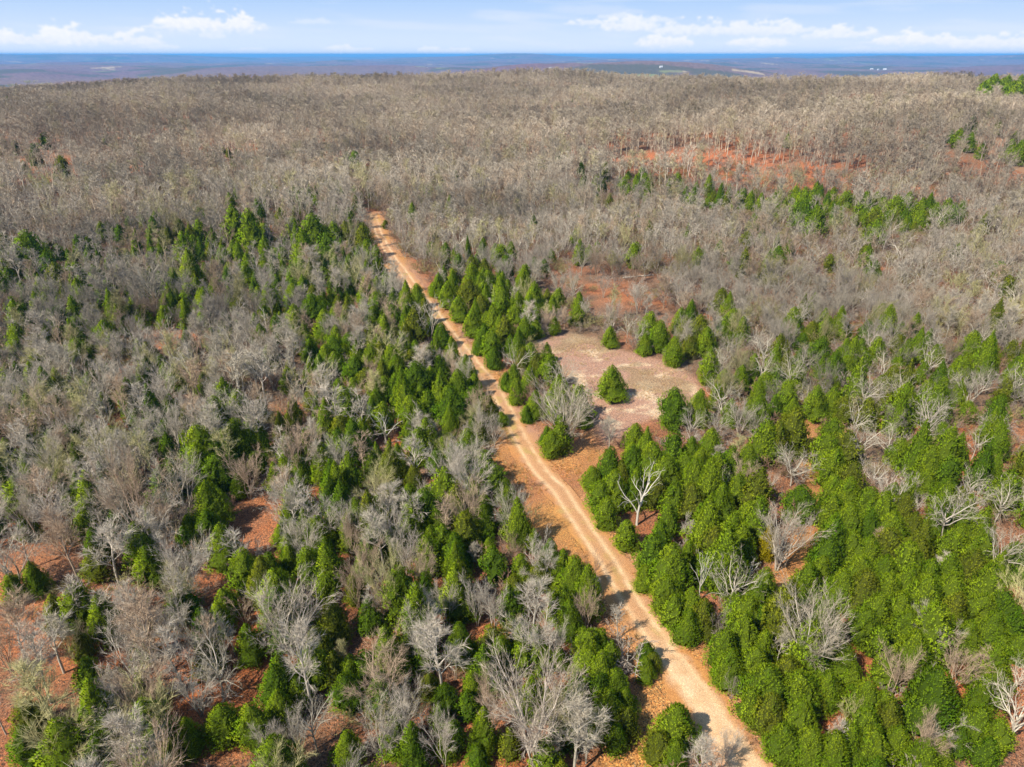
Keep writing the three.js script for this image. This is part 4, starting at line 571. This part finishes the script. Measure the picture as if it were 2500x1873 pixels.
{
  const leaf = mat('young_leaf', 0.36, 0.38, 0.06), where = ['yellow-green budding tree alone among grey trees on the left', 'pale yellow-green tree on the far left skyline', 'broad yellow-green tree right of another on the far left skyline', 'yellow-green tree nearest the left edge on the skyline', 'faint yellow-green tree right of the budding skyline group', 'small budding tree in the grey wood beyond the left cedars'];
  budding.forEach((t, i) => {
    const g = bareNear.fan[i % 4], k = new Kit(), r = rng(700 + i), pos = g.crown.attributes.position, n = 1500;
    for (let q = 0; q < n; q++) { const v = Math.floor(r() * pos.count), p = new THREE.Vector3().fromBufferAttribute(pos, v); if (p.y < 3.5) continue; p.addScaledVector(rv(r), 0.15); const a = rv(r).multiplyScalar(0.13), b = rv(r).multiplyScalar(0.13), w = 0.75 + 0.5 * r(); k.flat(p, p.clone().add(a), p.clone().add(b), [w, w, w]); }
    const o = new THREE.Group(); part('trunk', mergeGeometries([g.trunk, ...g.limbs]), barks.grey, o); part('branches', g.crown, barks.olive, o); part('foliage', k.geo(), leaf, o);
    o.name = numbered('budding_tree'); o.position.set(t.x, t.y, t.z); o.rotation.y = t.turn; const w = t.W / g.width; o.scale.set(w, t.h / 10, w); LOOK(o, where[i], 'tree', 'trees coming into yellow-green leaf'); scene.add(o);
  });
}
{ // small houses far off
  const wall = new THREE.MeshStandardMaterial({ name: 'white_siding', color: new THREE.Color().setRGB(0.62, 0.62, 0.60), roughness: 0.8 }), roofs = [[0.30, 0.30, 0.32], [0.22, 0.12, 0.08], [0.62, 0.62, 0.62]].map((c, i) => new THREE.MeshStandardMaterial({ name: 'roofing_' + i, color: new THREE.Color().setRGB(...c), roughness: 0.7 }));
  const pane = new THREE.MeshStandardMaterial({ name: 'window_glass', color: new THREE.Color().setRGB(0.03, 0.035, 0.04), roughness: 0.15 });
  const house = (px, py, w, d, h, turn, roof, label, category) => {
    w *= 0.55; d *= 0.6; h *= 0.7; const p = groundAt(px, py), o = new THREE.Group(); o.name = numbered(category.replace(' ', '_')); o.position.set(p.x, p.y, p.z); o.rotation.y = turn;
    part('wall', new THREE.BoxGeometry(w, h + 2, d).translate(0, h / 2 - 1, 0), wall, o);
    const s = new THREE.Shape([new THREE.Vector2(-d / 2 - 0.6, 0), new THREE.Vector2(d / 2 + 0.6, 0), new THREE.Vector2(0, d * 0.36)]), rg = new THREE.ExtrudeGeometry(s, { depth: w + 1.2, bevelEnabled: false }).translate(0, h + 0.02, -w / 2 - 0.6).rotateY(Math.PI / 2); part('roof', rg, roofs[roof], o);
    for (let k = -1; k <= 1; k += 2) part('window', new THREE.BoxGeometry(w * 0.12, 1.5, 0.12).translate(k * w * 0.27, h * 0.5, d / 2 + 0.02), pane, o);
    part('door', new THREE.BoxGeometry(1.4, 2.2, 0.12).translate(0, 1.1, d / 2 + 0.03), roofs[1], o);
    LOOK(o, label, category, 'far houses on the hazy hills'); scene.add(o);
  };
  house(1043, 166, 16, 9, 6, 0.2, 1, 'white farmhouse with a brown roof on the hill left of centre', 'house');
  house(1343, 168, 18, 10, 7, -0.3, 0, 'white house with a grey roof beyond the ridge right of centre', 'house');
  house(2128, 170, 40, 18, 7, 0.1, 2, 'long pale shed, leftmost of the far right building cluster', 'farm building');
  house(2144, 171, 26, 14, 8, 0.5, 2, 'white building between two sheds of the far right cluster', 'house');
  house(2160, 170, 46, 18, 6, -0.1, 2, 'long pale shed, rightmost of the far right building cluster', 'farm building');
  house(1614, 165, 22, 12, 6, 0.3, 2, 'small pale barn by tan fields on the purple hill', 'barn');
}
{ // fallen trunks on the leaf litter
  const log = (px, py, L, turn, r0, label) => {
    const p = groundAt(px, py), o = new THREE.Group(), k = new Kit(), b = new Kit(), r = rng(px); o.name = numbered('fallen_log'); o.position.set(p.x, p.y, p.z); o.rotation.y = turn;
    const pts = []; for (let i = 0; i <= 6; i++) { const x = (i / 6 - 0.5) * L, q = new THREE.Vector3(x, 0, 0).applyAxisAngle(new THREE.Vector3(0, 1, 0), turn); pts.push(new THREE.Vector3(x, heightAt(p.x + q.x, p.z + q.z) - p.y + r0 * 0.8, 0.25 * (r() - 0.5))); }
    k.tube(pts, r0, r0 * 0.35, 7, [0.55, 0.49, 0.41]); for (let i = 2; i < 6; i++) b.tube([pts[i], pts[i].clone().add(new THREE.Vector3(0.4, 0.5 + 0.5 * r(), (r() - 0.5) * 1.6))], r0 * 0.35, r0 * 0.1, 5, [0.5, 0.45, 0.38]);
    part('trunk', k.geo(), barks.pale, o); part('branch', b.geo(), barks.pale, o); LOOK(o, label, 'log', 'fallen trunks on the forest floor'); scene.add(o);
  };
  log(1558, 676, 9, 0.25, 0.22, 'pale fallen trunk lying across the bare pink slope'); log(1144, 341, 10, 0.1, 0.3, 'pale fallen trunk in the far grey forest beside a red patch');
  log(300, 1505, 5, 0.35, 0.16, 'bleached fallen branch below the dark-trunked tree'); log(960, 1232, 4, -0.6, 0.14, 'short fallen trunk by the reddish hollow left of the verge'); log(1180, 1275, 5, 0.8, 0.13, 'grey fallen sapling at the left edge of the orange verge');
}
{ // undergrowth and dry grass, which nobody could count
  const shrub = [1, 2, 3].map((s) => { const g = bareGeo(900 + s, 'bush', 0.25); return [mergeGeometries([g.trunk, ...g.limbs, g.crown]), g.width]; }), list = [], rU = rng(31);
  for (let k = 0; k < 260000 && list.length < 24000; k++) {
    const D = 34 + 330 * Math.sqrt(rU()), a = (rU() * 2 - 1) * 0.76, x = D * Math.sin(a), z = -D * Math.cos(a), q = zone(x, z), w = rU(), v = rU();
    if (!q || openGround(x, z, 0.6) || crowd(x, z, 0.4) || rU() > 0.6 * q.b + 0.06 || rU() < 0.75 * gapAt(x, z)) continue;
    list.push({ x, y: heightAt(x, z), z, turn: rU() * 6.28, h: 1.1 + 3.0 * w * w, u: v, tint: rU() });
  }
  mass('undergrowth', 'low twiggy brush between the trees', list, shrub.map((q) => q[0]), (t) => Math.floor(t.u * 2.99), (t, i) => { const s = t.h / 10; return [s * 1.3, s]; }, (t) => (t.tint < 0.4 ? [1.0, 0.95, 0.86] : t.tint < 0.72 ? [0.85, 0.86, 0.42] : [0.95, 0.68, 0.5]), plain);
  const kit = [1, 2].map((s) => { const k = new Kit(), r = rng(50 + s); for (let i = 0; i < 16; i++) { const b = rv(r).setY(0).multiplyScalar(0.25), t = b.clone().multiplyScalar(2).addScaledVector(rv(r), 0.2).setY(0.5 + 0.6 * r()), e = new THREE.Vector3(r() - 0.5, 0, r() - 0.5).normalize().multiplyScalar(0.05), w = 0.7 + 0.5 * r(); k.flat(b.clone().sub(e), b.clone().add(e), t, [w, w, w]); } return k.geo(); }), tufts = [];
  for (let k = 0; k < 90000 && tufts.length < 16000; k++) {
    const D = 34 + 140 * Math.sqrt(rU()), a = (rU() * 2 - 1) * 0.62, x = D * Math.sin(a), z = -D * Math.cos(a), t = track.d(x, z), c = clearing.d(x, z), v = Math.min(verge.d(x, z), verge2.d(x, z)), w = rU();
    if (t < 1.5 || !(t < 5 || c < 0 || v < 0) || fbm(x / 5, z / 5, 3) < (c < 0 ? 0.05 : -0.1)) continue;
    tufts.push({ x, y: heightAt(x, z), z, turn: rU() * 6.28, h: 0.18 + 0.35 * w * w, u: rU(), c: c < 0 });
  }
  mass('dry_grass', 'dry straw grass along the track, verges and clearing', tufts, kit, (t) => (t.u < 0.5 ? 0 : 1), (t) => [t.h * 1.1, t.h], (t) => (t.c ? [0.56, 0.40, 0.22] : t.u < 0.7 ? [0.55, 0.28, 0.09] : [0.50, 0.36, 0.15]), plain);
}
let tris = 0; scene.traverse((o) => { if (o.isMesh && !o.isInstancedMesh) tris += (o.geometry.index ?? o.geometry.attributes.position).count / 3; }); console.log('triangles', Math.round(tris));
console.log('cedars', cedars.length, 'bare', bares.length, 'smallest thing px', cedarThings.at(-1).W / cedarThings.at(-1).q[2] * FPX / 2.44, bareThings.at(-1).W / bareThings.at(-1).q[2] * FPX / 2.44);

renderer.render(scene, camera);
